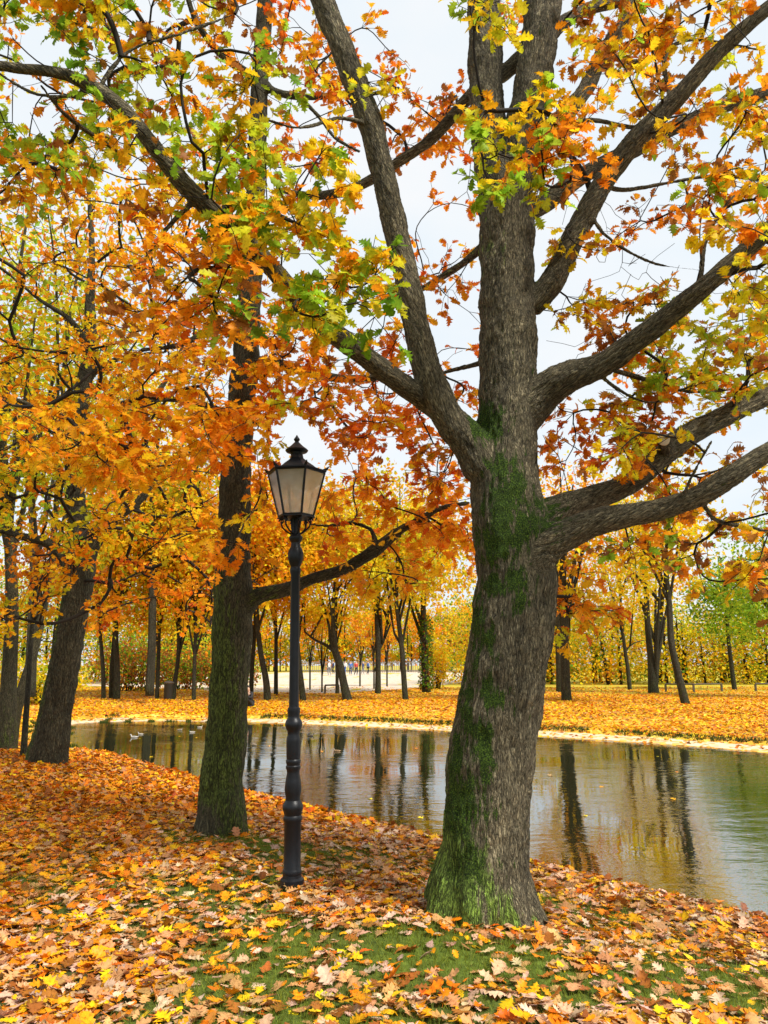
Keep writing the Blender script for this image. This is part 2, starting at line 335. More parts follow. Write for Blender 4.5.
ad = N(nt, 'Math', operation='MULTIPLY_ADD'); L.new(w2.outputs['Fac'], ad.inputs[0]); ad.inputs[1].default_value = .22; L.new(w1.outputs['Fac'], ad.inputs[2])
hm = N(nt, 'Math', operation='MULTIPLY'); L.new(ad.outputs[0], hm.inputs[0]); L.new(patr.outputs[0], hm.inputs[1])
bp = N(nt, 'Bump', i_Strength=1.0, i_Distance=.010); L.new(hm.outputs[0], bp.inputs['Height'])
b = N(nt, 'BsdfPrincipled', i_Roughness=.012, i_IOR=6.5); b.inputs['Base Color'].default_value = (.012, .016, .006, 1); b.inputs['Specular IOR Level'].default_value = .5
L.new(bp.outputs[0], b.inputs['Normal']); L.new(b.outputs[0], out.inputs[0])
o = link_mesh('water', me, m); tag(o, kind='structure')
# ------------------------------------------------------------------ leaves
def lobed(mid, wid, fwd, curl=.25, fold=.25, wave=.03, seed=0):
    r = np.random.default_rng(seed); mid = np.array(mid, float); n = len(mid); V = np.zeros((n, 3, 3))
    for i in range(n):
        t = mid[i]; V[i, 1] = (0, t, -curl*(t-.4)**2)
        for s, k in ((-1, 0), (1, 2)):
            w = wid[i]*(1+r.uniform(-.15, .15)); te = min(1.0, t+fwd[i]+r.uniform(-.015, .015))
            V[i, k] = (s*w, te, -curl*(te-.4)**2+fold*w+r.uniform(-wave, wave))
    V[:, :, 1] -= 0
    idx = np.arange(n*3).reshape(n, 3)
    fc = np.concatenate([np.stack([idx[:-1, 0], idx[:-1, 1], idx[1:, 1], idx[1:, 0]], 1), np.stack([idx[:-1, 1], idx[:-1, 2], idx[1:, 2], idx[1:, 1]], 1)])
    edge = np.zeros((n, 3)); edge[:, 0] = edge[:, 2] = 1
    return V.reshape(-1, 3), fc, edge.ravel()
OAK = ([0, .13, .17, .27, .36, .47, .57, .67, .77, .86, .93, 1.0], [.008, .012, .07, .19, .12, .29, .17, .32, .18, .20, .11, .01], [0, 0, .01, .06, .02, .07, .02, .06, .02, .03, .02, 0])
ROAK = ([0, .14, .18, .26, .35, .44, .55, .62, .74, .82, .90, 1.0], [.008, .012, .08, .25, .13, .38, .13, .34, .11, .20, .07, .008], [0, 0, .0, .07, .0, .09, .0, .10, .0, .06, .0, 0])
MAP = ([0, .2, .24, .34, .45, .6, .75, 1.0], [.01, .01, .16, .40, .20, .42, .16, .01], [0, 0, -.06, -.04, .02, .12, .04, 0])
T_near = [lobed(*OAK, curl=.5, fold=.35, seed=1), lobed(*ROAK, curl=.2, fold=.2, seed=2), lobed(*OAK, curl=-.3, fold=.5, wave=.05, seed=3), lobed(*ROAK, curl=.8, fold=.1, wave=.05, seed=4)]
T_flat = [lobed(*OAK, curl=.25, fold=.2, wave=.03, seed=5), lobed(*ROAK, curl=.15, fold=.15, wave=.03, seed=6), lobed(*OAK, curl=-.5, fold=.3, wave=.06, seed=7), lobed(*ROAK, curl=-.5, fold=.35, wave=.06, seed=8)]
T_mid = [lobed([0, .15, .3, .5, .75, 1], [.01, .02, .3, .17, .3, .01], [0, 0, .05, 0, .04, 0], curl=.4, fold=.3, seed=9), lobed([0, .15, .35, .55, .75, 1], [.01, .02, .38, .12, .28, .01], [0, 0, .08, 0, .08, 0], curl=-.2, fold=.3, seed=10)]
T_far = [(np.array([[0, 0, 0], [.34, .5, .1], [0, 1, -.08], [-.34, .45, .1]]), np.array([[0, 1, 2, 3]]), np.array([0, 1, 1, 1.]))]
def unit(v): return v/(np.linalg.norm(v, axis=-1, keepdims=True)+1e-9)
def leaves(name, pos, dirv, nor, size, col, temps, mat, parent=None, brown=.25, seed=0):
    r = np.random.default_rng(seed); n = len(pos); d = unit(dirv); s = unit(np.cross(d, nor)); nn = np.cross(s, d)
    which = r.integers(0, len(temps), n); Vs, Fs, Cs = [], [], []; off = 0
    for k, (tv, tf, te) in enumerate(temps):
        q = np.where(which == k)[0]
        if not len(q): continue
        B = np.stack([s[q], d[q], nn[q]], 1)                       # rows are axes
        sc3 = size[q][:, None]*np.stack([r.uniform(.85, 1.2, len(q)), np.ones(len(q)), r.uniform(.4, 1.6, len(q))], 1)
        v = (tv[None]*sc3[:, None, :])@B+pos[q][:, None, :]
        m_ = len(tv); Vs.append(v.reshape(-1, 3)); Fs.append((tf[None]+(np.arange(len(q))*m_)[:, None, None]+off).reshape(-1, tf.shape[1])); off += len(q)*m_
        c = np.repeat(col[q][:, None, :], m_, 1); w = (te[None]*r.uniform(0, 1, (len(q), 1))**2)*brown*r.uniform(.3, 1, (len(q), m_))
        c = c*(1-w[..., None])+np.array([.16, .05, .01])*w[..., None]; c = c*(1+.12*(1-te)[None, :, None])
        Cs.append(np.concatenate([c.reshape(-1, 3), np.ones((len(q)*m_, 1))], 1))
    me = build_mesh(name, np.concatenate(Vs), np.concatenate(Fs), temps is not T_far, {'leaf_col': np.clip(np.concatenate(Cs), 0, 1)})
    return link_mesh(name, me, mat, parent)

C_ = {'o': (.94, .28, .008), 'r': (.70, .13, .008), 'y': (.96, .62, .012), 'yg': (.58, .58, .02), 'g': (.15, .31, .015), 'b': (.38, .14, .025), 'oy': (.95, .43, .01), 'gg': (.32, .50, .025), 't': (.62, .35, .14), 'p': (.74, .53, .36)}
def pick(pal, r, n=1):
    ks = list(pal); w = np.array([pal[k] for k in ks], float); w /= w.sum(); c = np.array([C_[k] for k in ks])[r.choice(len(ks), n, p=w)]
    return c
def vary(c, r, a=.22):
    n = len(c); c = c*(1+r.uniform(-a, a, (n, 1))); c = c*(1+r.uniform(-.12, .12, (n, 3))); return np.clip(c, .005, .95)

# ------------------------------------------------------------------ branching
class Skel:
    def __init__(s, cap=60000):
        s.p = np.zeros((cap, 3)); s.par = np.full(cap, -1); s.r = np.zeros(cap); s.fix = np.zeros(cap, bool); s.n = 0; s.limbs = []
    def add(s, p, par, r=0., fix=False):
        i = s.n; s.p[i] = p; s.par[i] = par; s.r[i] = r; s.fix[i] = fix; s.n += 1; return i
    def limb(s, pts, rads, par=None, step=.12):
        pts = np.array(pts, float); rads = np.array(rads, float)
        q = catmull(np.concatenate([pts, rads[:, None]], 1), 8); q = resample4(q, step)
        prev = -1 if par is None else par
        ids = []
        for a in q: prev = s.add(a[:3], prev, a[3], True); ids.append(prev)
        s.limbs.append(q); return ids
def catmull(p, k):
    n = len(p); out = []
    if n == 2: return np.stack([p[0]*(1-t)+p[1]*t for t in np.linspace(0, 1, k+1)])
    pp = np.concatenate([[2*p[0]-p[1]], p, [2*p[-1]-p[-2]]])
    for i in range(1, n):
        a, b, c, d = pp[i-1], pp[i], pp[i+1], pp[i+2]
        for t in np.linspace(0, 1, k, endpoint=False):
            out.append(.5*(2*b+(c-a)*t+(2*a-5*b+4*c-d)*t*t+(3*b-a-3*c+d)*t**3))
    out.append(p[-1]); return np.array(out)
def resample4(q, st):
    d = np.concatenate([[0], np.cumsum(np.linalg.norm(np.diff(q[:, :3], axis=0), axis=1))]); n = max(3, int(d[-1]/st)+1); t = np.linspace(0, d[-1], n)
    return np.stack([np.interp(t, d, q[:, k]) for k in range(q.shape[1])], 1)
def grow(S, targets, r, step=.16, jit=.035, first_ok=None, droop=0.):
    """each target is reached by a curved twig from the nearest wood; returns the last node of each"""
    n0 = S.n; d0 = np.array([np.min(np.linalg.norm(S.p[:n0]-t, axis=1)) for t in targets]); order = np.argsort(d0); ends = np.zeros(len(targets), int); dirs = np.zeros((len(targets), 3))
    ok = np.ones(60000, bool)
    if first_ok is not None: ok[:n0] = first_ok
    for k in order:
        t = targets[k]; dd = np.linalg.norm(S.p[:S.n]-t, axis=1); dd = np.where(ok[:S.n], dd, 1e9)
        # prefer wood that lies below / inward so that twigs fork forwards
        j = int(np.argmin(dd+.25*np.maximum(0, S.p[:S.n, 2]-t[2]))); a = S.p[j]; dist = np.linalg.norm(t-a)
        pj = S.par[j]; pd = unit(a-S.p[pj]) if pj >= 0 else np.array([0, 0, 1.])
        b = a+pd*dist*.35+r.normal(0, .08, 3)*dist+np.array([0, 0, .08*dist]); m_ = max(2, int(dist/step))
        prev = j
        for i in range(1, m_+1):
            u = i/m_; q = (1-u)**2*a+2*u*(1-u)*b+u*u*t
            if i < m_: q = q+r.normal(0, jit, 3)*min(1, dist)
            prev = S.add(q, prev)
            if S.n > 59000: break
        ends[k] = prev; dirs[k] = unit(t-b)
    return ends, dirs
def relax(S, n0, it=4):
    n = S.n; idx = np.arange(n0, n)
    for _ in range(it):
        cs = np.zeros((n, 3)); cc_ = np.zeros(n); np.add.at(cs, S.par[idx], S.p[idx]); np.add.at(cc_, S.par[idx], 1)
        m_ = idx[(cc_[idx] > 0)]; S.p[m_] = .5*S.p[m_]+.25*S.p[S.par[m_]]+.25*cs[m_]/cc_[m_][:, None]
def radii(S, tip=.0025, ex=2.4, twigcap=.05):
    acc = np.zeros(S.n)
    for i in range(S.n-1, -1, -1):
        if not S.fix[i]:
            a = max(acc[i], tip**ex*(1 if acc[i] == 0 else 0)); S.r[i] = min(twigcap, a**(1/ex)) if a > 0 else tip
            if S.par[i] >= 0: acc[S.par[i]] += a*1.04
def tubes(chains, sides_fn, close=True):
    Vs, Qs, Ts, Bk, off = [], [], [], [], 0
    for P_, R_ in chains:
        n = len(P_)
        if n < 2: continue
        T = unit(np.gradient(P_, axis=0)); k = sides_fn(R_.max()); ref = np.array([0, 0, 1.]) if abs(T[0, 2]) < .9 else np.array([1., 0, 0])
        U = np.cross(T, ref); U = unit(U); Wd = np.cross(T, U); a = np.arange(k)/k*2*math.pi
        ring = P_[:, None]+R_[:, None, None]*(np.cos(a)[None, :, None]*U[:, None]+np.sin(a)[None, :, None]*Wd[:, None])
        V = ring.reshape(-1, 3); i = np.arange(n*k).reshape(n, k)+off; j = np.roll(i, -1, 1)
        Qs.append(np.stack([i[:-1], j[:-1], j[1:], i[1:]], -1).reshape(-1, 4)); Vs.append(V)
        d0 = unit(P_[-1]-P_[0]); Bk.append(V-(V@d0)[:, None]*d0*.78); off += n*k
        if close:
            Vs.append(P_[[0, -1]]); Bk.append(P_[[0, -1]]); c0, c1 = off, off+1; off += 2
            Ts.append(np.stack([np.full(k, c0), j[0], i[0]], 1)); Ts.append(np.stack([np.full(k, c1), i[-1], j[-1]], 1))
    if not Vs: return None
    return np.concatenate(Vs), [np.concatenate(Qs)]+([np.concatenate(Ts)] if Ts else []), np.concatenate(Bk)
def twig_chains(S, start_n):
    kids = {}
    for i in range(start_n, S.n): kids.setdefault(S.par[i], []).append(i)
    chains = []; stack = []
    for j in list(kids):
        if j < start_n:
            for c in kids[j]: stack.append((j, c))
    while stack:
        j, c = stack.pop(); ids = [c]
        while True:
            ks = kids.get(ids[-1], [])
            if not ks: break
            ks = sorted(ks, key=lambda q: -S.r[q])
            for o in ks[1:]: stack.append((ids[-1], o))
            ids.append(ks[0])
        P_ = np.concatenate([S.p[[j]], S.p[ids]]); R_ = np.concatenate([[S.r[c]], S.r[ids]]); chains.append((P_, R_))
    return chains
def sprays(S, ends, dirs, r, n_sub, leaves_per, spread, size, palfn, droop=.25, follow=.6):
    """short shoots at every twig end, with leaves crowded toward their tips"""
    pos, dv, nv, sz, cl = [], [], [], [], []
    for e, u, pf, (bs, lp) in zip(ends, dirs, palfn, size):
        base = S.p[e]; main = pick(pf, r)[0]
        ns = max(1, int(round(n_sub*r.uniform(.7, 1.3))))
        for _ in range(ns):
            v = unit(u*.7+r.normal(0, .6, 3)*np.array([1, 1, .7])); L_ = spread*r.uniform(.5, 1.3); tip = base+v*L_+np.array([0, 0, -.1*L_])
            mid = base+v*L_*.55+r.normal(0, .015, 3); a = S.add(mid, e); S.add(tip, a)
            nl = max(1, int(round(leaves_per*lp*r.uniform(.6, 1.4))))
            for q in range(nl):
                tt = 1-.75*(r.random()**1.6); p = base*(1-tt)+tip*tt+r.normal(0, .006, 3)
                d = v*.55+r.normal(0, .65, 3); d[2] = d[2]*.6-droop; pos.append(p); dv.append(d)
                n_ = np.array([0, 0, 1.])+r.normal(0, .55, 3); nv.append(n_); sz.append(bs*r.uniform(.65, 1.2)); cl.append(main if r.random() < follow else pick(pf, r)[0])
    return np.array(pos), np.array(dv), np.array(nv), np.array(sz), vary(np.array(cl), r)

def remesh_wood(S, voxel, extra=(), seed=0, amp=.008, flare=None, smooth=6, roots=0, moss=None, algae=None, stumps=()):
    ch = []
    for q in list(S.limbs)+list(extra):
        ch.append((q[:, :3], q[:, 3]))
    V, Fc, _ = tubes(ch, lambda r_: 24 if r_ > .08 else 14)
    me = build_mesh('tmp', V, Fc); o = bpy.data.objects.new('tmp', me); COL.objects.link(o)
    md = o.modifiers.new('r', 'REMESH'); md.mode = 'VOXEL'; md.voxel_size = voxel; md.use_smooth_shade = True
    sm = o.modifiers.new('s', 'SMOOTH'); sm.factor = .6; sm.iterations = smooth
    dg = bpy.context.evaluated_depsgraph_get(); ev = o.evaluated_get(dg); m2 = ev.to_mesh()
    nv = len(m2.vertices); co = np.empty(nv*3, np.float32); m2.vertices.foreach_get('co', co); co = co.reshape(-1, 3).astype(float)
    no = np.empty(nv*3, np.float32); m2.vertices.foreach_get('normal', no); no = no.reshape(-1, 3).astype(float)
    nl = len(m2.loops); li = np.empty(nl, np.int32); m2.loops.foreach_get('vertex_index', li); fc = li.reshape(-1, 4) if nl == 4*len(m2.polygons) else None
    if fc is None:
        st = np.empty(len(m2.polygons), np.int32); tt = np.empty(len(m2.polygons), np.int32); m2.polygons.foreach_get('loop_start', st); m2.polygons.foreach_get('loop_total', tt)
        fc = [np.stack([li[st[tt == k]+i] for i in range(k)], 1) for k in np.unique(tt)]
    ev.to_mesh_clear(); bpy.data.objects.remove(o); bpy.data.meshes.remove(me)
    # along-limb direction for every vertex
    LM = list(S.limbs)+list(extra); DD = [unit(q[-1, :3]-q[0, :3]) for q in LM]; KS = .80
    dl = np.full((len(LM), nv), 1e9); RL = np.zeros((len(LM), nv), np.float32)
    for li_, q in enumerate(LM):
        for a_, b_, r_ in zip(q[:-1, :3], q[1:, :3], (q[:-1, 3]+q[1:, 3])/2):
            d = np.linalg.norm(co-(a_+b_)/2, axis=1)-r_; k = d < dl[li_]; dl[li_][k] = d[k]; RL[li_][k] = r_
    so_ = np.argsort(dl, axis=0)[:2] if len(LM) > 1 else np.zeros((2, nv), int); own = so_[0]; ar_ = np.arange(nv)
    gap = dl[so_[1], ar_]-dl[own, ar_] if len(LM) > 1 else np.ones(nv); RR = RL[own, ar_]; D = np.array(DD)[own]
    offs = []
    for li_, q in enumerate(LM):
        J0 = q[0, :3]
        if li_ == 0: offs.append((np.zeros(3), np.zeros(3)))
        else: offs.append((J0, J0-DD[0]*(J0@DD[0])*KS))
    J = np.array([o_[0] for o_ in offs])[own]; JB = np.array([o_[1] for o_ in offs])[own]; rel_ = co-J
    bark = JB+rel_-np.sum(rel_*D, 1)[:, None]*D*KS
    rid = 1-np.abs(2*vnoise(bark*42+7)-1); rid2 = 1-np.abs(2*vnoise(bark*85+17)-1); lump = vnoise(co*6+3)-.5
    a = np.clip(RR/.15, .25, 1)*(.15+.85*sstep(0, .04, gap))
    co = co+no*((rid**1.5*1.2+rid2*.5-.8)*amp*a+lump*.035*a)[:, None]
    att = {'bark': bark, 'moss': moss(co, no) if moss else np.zeros(nv), 'algae': algae(co, no) if algae else np.zeros(nv)}
    return build_mesh('wood', co, fc, True, att)

def finish_tree(root, S, n_main, main_mesh, bark, lv, temps, twig_mat=M_twig, tip=.0025, seed=0, leafmat=None, cap=.05):
    radii(S, tip, twigcap=cap)
    tm = link_mesh('trunk', main_mesh, bark, root)
    tb = tubes(twig_chains(S, n_main), lambda r_: 8 if r_ > .02 else (5 if r_ > .006 else 3), close=False)
    if tb is not None:
        z = np.zeros(len(tb[0])); link_mesh('twigs', build_mesh('twigs', tb[0], tb[1], True, {'bark': tb[2], 'moss': z, 'algae': z}), twig_mat, root)
    if lv is not None and len(lv[0]): leaves('crown', *lv, temps, leafmat or M_leaf, root, seed=seed)

def zone_targets(zs, r):
    T, PL, SZ = [], [], []
    for (x0, x1, y0, y1, d0, d1, n, pal, ls, lp) in zs:
        for _ in range(int(n)):
            p = P(r.uniform(x0, x1), r.uniform(y0, y1), r.uniform(d0, d1)); T.append(p); PL.append(pal); SZ.append((ls, lp))
    return np.array(T), PL, SZ

def limb_px(S, pts, w, par_pt=None, step=.12):
    """pts: (px, py, Y); w: widths in pixels"""
    W = [P(*p) for p in pts]; r_ = [W2(a, b) for a, b in zip(w, W)]
    par = None
    if S.n:
        par = int(np.argmin(np.linalg.norm(S.p[:S.n]-W[0], axis=1)))
    return S.limb(W, r_, par, step)

# ------------------------------------------------------------------ the big oak
ra = np.random.default_rng(11)
base = G(480, 928); YA = OAKY
oak = empty('oak_tree', (OAKX, OAKY, 0), 'massive oak in front right of centre, furrowed grey trunk patched with vivid green moss', 'tree')
S = Skel()
tr = [(481, 960, YA), (481, 925, YA), (484, 890, YA), (485, 850, YA), (490, 768, YA+.02), (502, 690, YA+.04), (510, 640, YA+.05), (516, 590, YA+.08), (514, 545, YA+.1), (506, 500, YA+.12), (505, 450, YA+.15), (509, 400, YA+.18), (508, 350, YA+.2), (507, 300, YA+.25), (507, 256, YA+.3), (506, 215, YA+.33), (500, 170, YA+.36)]
tw = [112, 102, 94, 87, 83, 81, 81, 80, 78, 70, 62, 58, 55, 53, 52, 54, 44]
limb_px(S, tr, tw)
A = []
limb_px(S, [(505, 225, YA+.34), (493, 170, YA+.36), (487, 110, YA+.4), (485, 50, YA+.45), (484, 0, YA+.5), (480, -80, YA+.55), (470, -180, YA+.7)], [35.2, 35.2, 32.6, 32.6, 29.9, 26.4, 19.4])
limb_px(S, [(507, 225, YA+.33), (519, 160, YA+.3), (530, 100, YA+.25), (538, 50, YA+.25), (543, 0, YA+.3), (552, -90, YA+.4), (565, -200, YA+.5)], [37.0, 38.7, 37.0, 35.2, 35.2, 28.2, 21.1])
limb_px(S, [(500, 500, YA+.1), (478, 455, YA+.05), (450, 420, YA), (432, 385, YA-.05), (418, 335, YA-.1), (405, 270, YA-.15), (388, 195, YA-.2), (369, 120, YA-.3), (345, 55, YA-.35), (322, 0, YA-.4), (290, -90, YA-.5)], [38.7, 38.7, 33.4, 29.9, 26.4, 24.6, 23.8, 23.8, 22.9, 22.0, 17.6])
# long limb sweeping to the upper left
limb_px(S, [(492, 470, YA+.25), (462, 430, YA+.2), (425, 400, YA), (380, 368, YA-.3), (325, 325, YA-.6), (285, 283, YA-.85), (248, 243, YA-1.05), (195, 196, YA-1.25), (160, 155, YA-1.4), (122, 108, YA-1.5), (70, 76, YA-1.6), (0, 66, YA-1.7), (-90, 50, YA-1.8)], [26.4, 24.6, 22.0, 21.1, 19.4, 18.5, 18.5, 17.6, 15.8, 15.0, 12.3, 9.7, 7.0])
limb_px(S, [(530, 305, YA+.25), (548, 288, YA+.22), (562, 262, YA+.2), (580, 225, YA+.15), (605, 180, YA+.05), (640, 135, YA-.1), (680, 95, YA-.2), (715, 55, YA-.3), (768, 8, YA-.45), (840, -50, YA-.6)], [26.4, 24.6, 22.9, 21.1, 21.1, 19.4, 17.6, 15.8, 13.2, 9.7])
limb_px(S, [(520, 215, YA+.4), (545, 203, YA+.42), (584, 175, YA+.45), (628, 152, YA+.5), (669, 130, YA+.5), (724, 106, YA+.5), (768, 93, YA+.5), (850, 70, YA+.5)], [21.1, 19.4, 15.8, 15.8, 14.1, 13.2, 12.3, 8.8])
limb_px(S, [(530, 165, YA+.35), (552, 130, YA+.4), (584, 92, YA+.5), (604, 52, YA+.55), (628, 18, YA+.6), (640, -30, YA+.7), (670, -110, YA+.8)], [21.1, 18.5, 15.8, 15.8, 15.0, 13.2, 8.8])
limb_px(S, [(545, 40, YA+.35), (562, 24, YA+.4), (590, 8, YA+.5), (625, 0, YA+.6), (680, -25, YA+.7)], [17.6, 13.2, 11.4, 9.7, 7.0])
limb_px(S, [(487, 85, YA+.45), (505, 72, YA+.42), (522, 58, YA+.35)], [17.6, 14.1, 17.6])
limb_px(S, [(515, 425, YA+.15), (540, 396, YA+.1), (565, 378, YA), (600, 366, YA-.1), (640, 338, YA-.25), (664, 320, YA-.35), (700, 290, YA-.5), (735, 260, YA-.6), (768, 230, YA-.7), (850, 165, YA-.9)], [42.2, 37.0, 31.7, 24.6, 22.0, 20.2, 19.4, 18.5, 16.7, 12.3])
limb_px(S, [(530, 522, YA+.2), (560, 507, YA+.25), (595, 497, YA+.3), (630, 482, YA+.3), (665, 452, YA+.3), (700, 428, YA+.3), (735, 411, YA+.3), (768, 396, YA+.3), (850, 360, YA+.3)], [35.2, 26.4, 23.8, 22.9, 23.8, 21.1, 19.4, 17.6, 12.3])
limb_px(S, [(520, 575, YA), (545, 545, YA-.05), (575, 530, YA-.1), (605, 520, YA-.15), (650, 512, YA-.2), (700, 496, YA-.3), (740, 470, YA-.4), (768, 452, YA-.45), (850, 400, YA-.6)], [56.3, 40.5, 29.9, 25.5, 22.0, 21.1, 20.2, 18.5, 13.2])
# thinner limbs behind
limb_px(S, [(480, 85, YA+.5), (462, 105, YA+.7), (430, 140, YA+1.0), (389, 168, YA+1.3), (355, 188, YA+1.5), (315, 196, YA+1.7), (280, 190, YA+1.9)], [12.3, 11.4, 10.6, 9.7, 9.7, 7.9, 5.3])
limb_px(S, [(490, 240, YA+.4), (470, 258, YA+.6), (445, 275, YA+.9), (415, 292, YA+1.2), (380, 300, YA+1.5)], [10.6, 7.9, 7.0, 6.2, 3.5])
limb_px(S, [(490, 360, YA+.4), (470, 366, YA+.6), (440, 374, YA+.9), (400, 392, YA+1.2)], [7.0, 5.3, 4.4, 2.6])
limb_px(S, [(195, 200, YA-1.25), (176, 218, YA-1.2), (160, 236, YA-1.15), (148, 254, YA-1.1)], [7.0, 5.3, 5.3, 3.5])
limb_px(S, [(96, 88, YA-1.55), (70, 96, YA-1.5), (30, 92, YA-1.45), (-20, 60, YA-1.4)], [6.2, 5.3, 4.4, 3.5], step=.1)
limb_px(S, [(118, 152, YA-1.0), (90, 133, YA-1.2), (62, 112, YA-1.4), (40, 84, YA-1.6)], [5.3, 5.3, 5.3, 4.4], step=.1)
limb_px(S, [(98, 95, YA-1.5), (105, 78, YA-1.5), (130, 50, YA-1.5), (180, 34, YA-1.5), (235, 14, YA-1.4)], [6.2, 5.3, 4.4, 4.4, 3.5], step=.1)
# thin dark secondary branches fanning out to the right
for pts_, w_ in [([(555, 130, YA+.4), (590, 120, YA+.6), (640, 128, YA+.7), (690, 120, YA+.8), (740, 85, YA+.9)], [6, 5, 4, 4, 3]), ([(600, 185, YA+.05), (625, 190, YA+.2), (668, 183, YA+.3), (712, 176, YA+.3), (762, 180, YA+.3)], [6, 5, 4, 4, 3]), ([(640, 135, YA-.1), (668, 100, YA), (664, 60, YA+.1), (680, 20, YA+.2), (672, -20, YA+.3)], [7, 5, 5, 4, 3]),
                 ([(700, 290, YA-.5), (706, 240, YA-.4), (730, 200, YA-.3), (765, 170, YA-.2)], [6, 5, 4, 3]), ([(600, 366, YA-.1), (640, 378, YA+.2), (690, 392, YA+.3), (745, 388, YA+.4)], [6, 5, 4, 3]), ([(592, 368, YA-.1), (612, 385, YA), (645, 402, YA+.1), (690, 398, YA+.2)], [5, 4, 3, 2]),
                 ([(700, 496, YA-.3), (715, 520, YA-.2), (755, 528, YA-.1), (790, 540, YA)], [6, 5, 4, 3]), ([(650, 512, YA-.2), (676, 505, YA-.3), (695, 470, YA-.4), (712, 440, YA-.5)], [6, 5, 4, 3]), ([(590, 190, YA+.1), (600, 230, YA+.1), (650, 262, YA+.2), (700, 270, YA+.3)], [5, 4, 3, 2]),
                 ([(604, 52, YA+.55), (640, 62, YA+.6), (690, 40, YA+.7), (760, 50, YA+.8)], [6, 5, 4, 3]), ([(370, 125, YA-.3), (340, 118, YA-.5), (300, 128, YA-.7), (262, 118, YA-.9)], [6, 5, 4, 3]), ([(220, 215, YA-1.15), (205, 240, YA-1.1), (215, 280, YA-1.0), (235, 320, YA-.9)], [5, 4, 3, 2])]:
    limb_px(S, pts_, w_, step=.1)
# roots
extra = []
bA = np.array([P(481, 925, YA)[0], YA])
for k, (an, ln) in enumerate([(200, .55), (255, .5), (310, .55), (345, .6), (30, .55), (90, .5), (150, .6)]):
    d = np.array([math.cos(R(an)), math.sin(R(an))]); pts = []
    for t, zz, rr in ((.08, .62, .10), (.20, .28, .13), (.29, .06, .11), (.40, -.12, .06)):
        q = bA+d*(t*ln/.55); pts.append([q[0], q[1], zz, rr])
    extra.append(resample4(catmull(np.array(pts), 5), .07))
# cut stub on the upper of the two low limbs
sp = P(668, 452, YA+.3); st = P(664, 440, YA-.02); extra.append(resample4(np.array([[*sp, .05], [*st, .052]]), .05))
moss_pts = [(487, 423, 18, 20, 1.2), (505, 500, 22, 40, 1.0), (525, 520, 18, 22, .9), (500, 545, 24, 22, 1.0), (515, 580, 14, 18, 1.1), (492, 585, 12, 12, 1.0), (487, 640, 14, 22, .75), (485, 690, 10, 25, .7), (483, 740, 12, 25, 1.0), (460, 815, 24, 36, 1.0), (476, 620, 12, 50, .75), (466, 700, 8, 50, .7), (455, 770, 9, 40, .85), (470, 860, 22, 30, .7), (497, 700, 9, 14, .8), (487, 770, 8, 30, .7), (520, 600, 10, 16, .8), (550, 520, 22, 16, .7), (500, 470, 14, 18, .9), (545, 505, 16, 8, .8)]
def mossA(co, no):
    rel = co-np.array([0, 0, CAMZ]); dp = rel@fw; px = 384+rel[:, 0]/dp*F; py = 512-(rel@up)/dp*F; m_ = np.zeros(len(co))
    front = sstep(-.1, .25, -(no[:, 1]))
    nzz = .6*vnoise(co*np.array([14, 14, 6]))+.4*vnoise(co*np.array([34, 34, 16])+9)
    for (x, y, rx, ry, a_) in moss_pts:
        m_ = np.maximum(m_, a_*np.exp(-(((px-x)/rx)**2+((py-y)/ry)**2)*.9))
    m_ = m_*front*(.05+1.9*nzz)
    left = np.exp(-((px-(453-(py-900)*-.1))/26)**2)*sstep(560, 900, py)
    return np.clip(m_, 0, 1.3)
def algaeA(co, no):
    z = co[:, 2]; a_ = .75*sstep(1.35, .1, z)*sstep(-.6, .6, -no[:, 0]*.9-no[:, 1]*.3)+.25*sstep(.6, 0, z)
    a_ += .42*sstep(.1, .9, -no[:, 0])*(z < 3)
    a_ += .5*np.exp(-((z-5.1)/.7)**2)*sstep(.2, .7, -no[:, 0]-no[:, 1]*.4)*(np.abs(co[:, 0]-OAKX-.2) < .5)
    a_ += .22*sstep(.3, .9, no[:, 2])
    return np.clip(a_, 0, 1)
wood = remesh_wood(S, .0125, extra, amp=.013, moss=mossA, algae=algaeA, smooth=8)
nA = S.n
Pn = {'y': 3, 'yg': 3, 'oy': 2, 'o': 2, 'b': 1.2, 'gg': 1.2}
Ptl = {'gg': 3, 'g': 1.2, 'yg': 2.5, 'y': 1.5, 'o': 2, 'b': 2, 'oy': 1.5}
Por = {'o': 4, 'r': 1.2, 'oy': 2.4, 'b': 1, 'y': 1.2, 'yg': .6}
Pfr = {'yg': 3, 'y': 3, 'gg': 2, 'oy': 1.5, 'o': 1, 'g': .7}
Prt = {'y': 3, 'oy': 3, 'yg': 1.5, 'o': 3, 'b': 1.6, 'gg': .5}
Prd = {'r': 3, 'o': 3, 'b': 1.5}
LA = .124
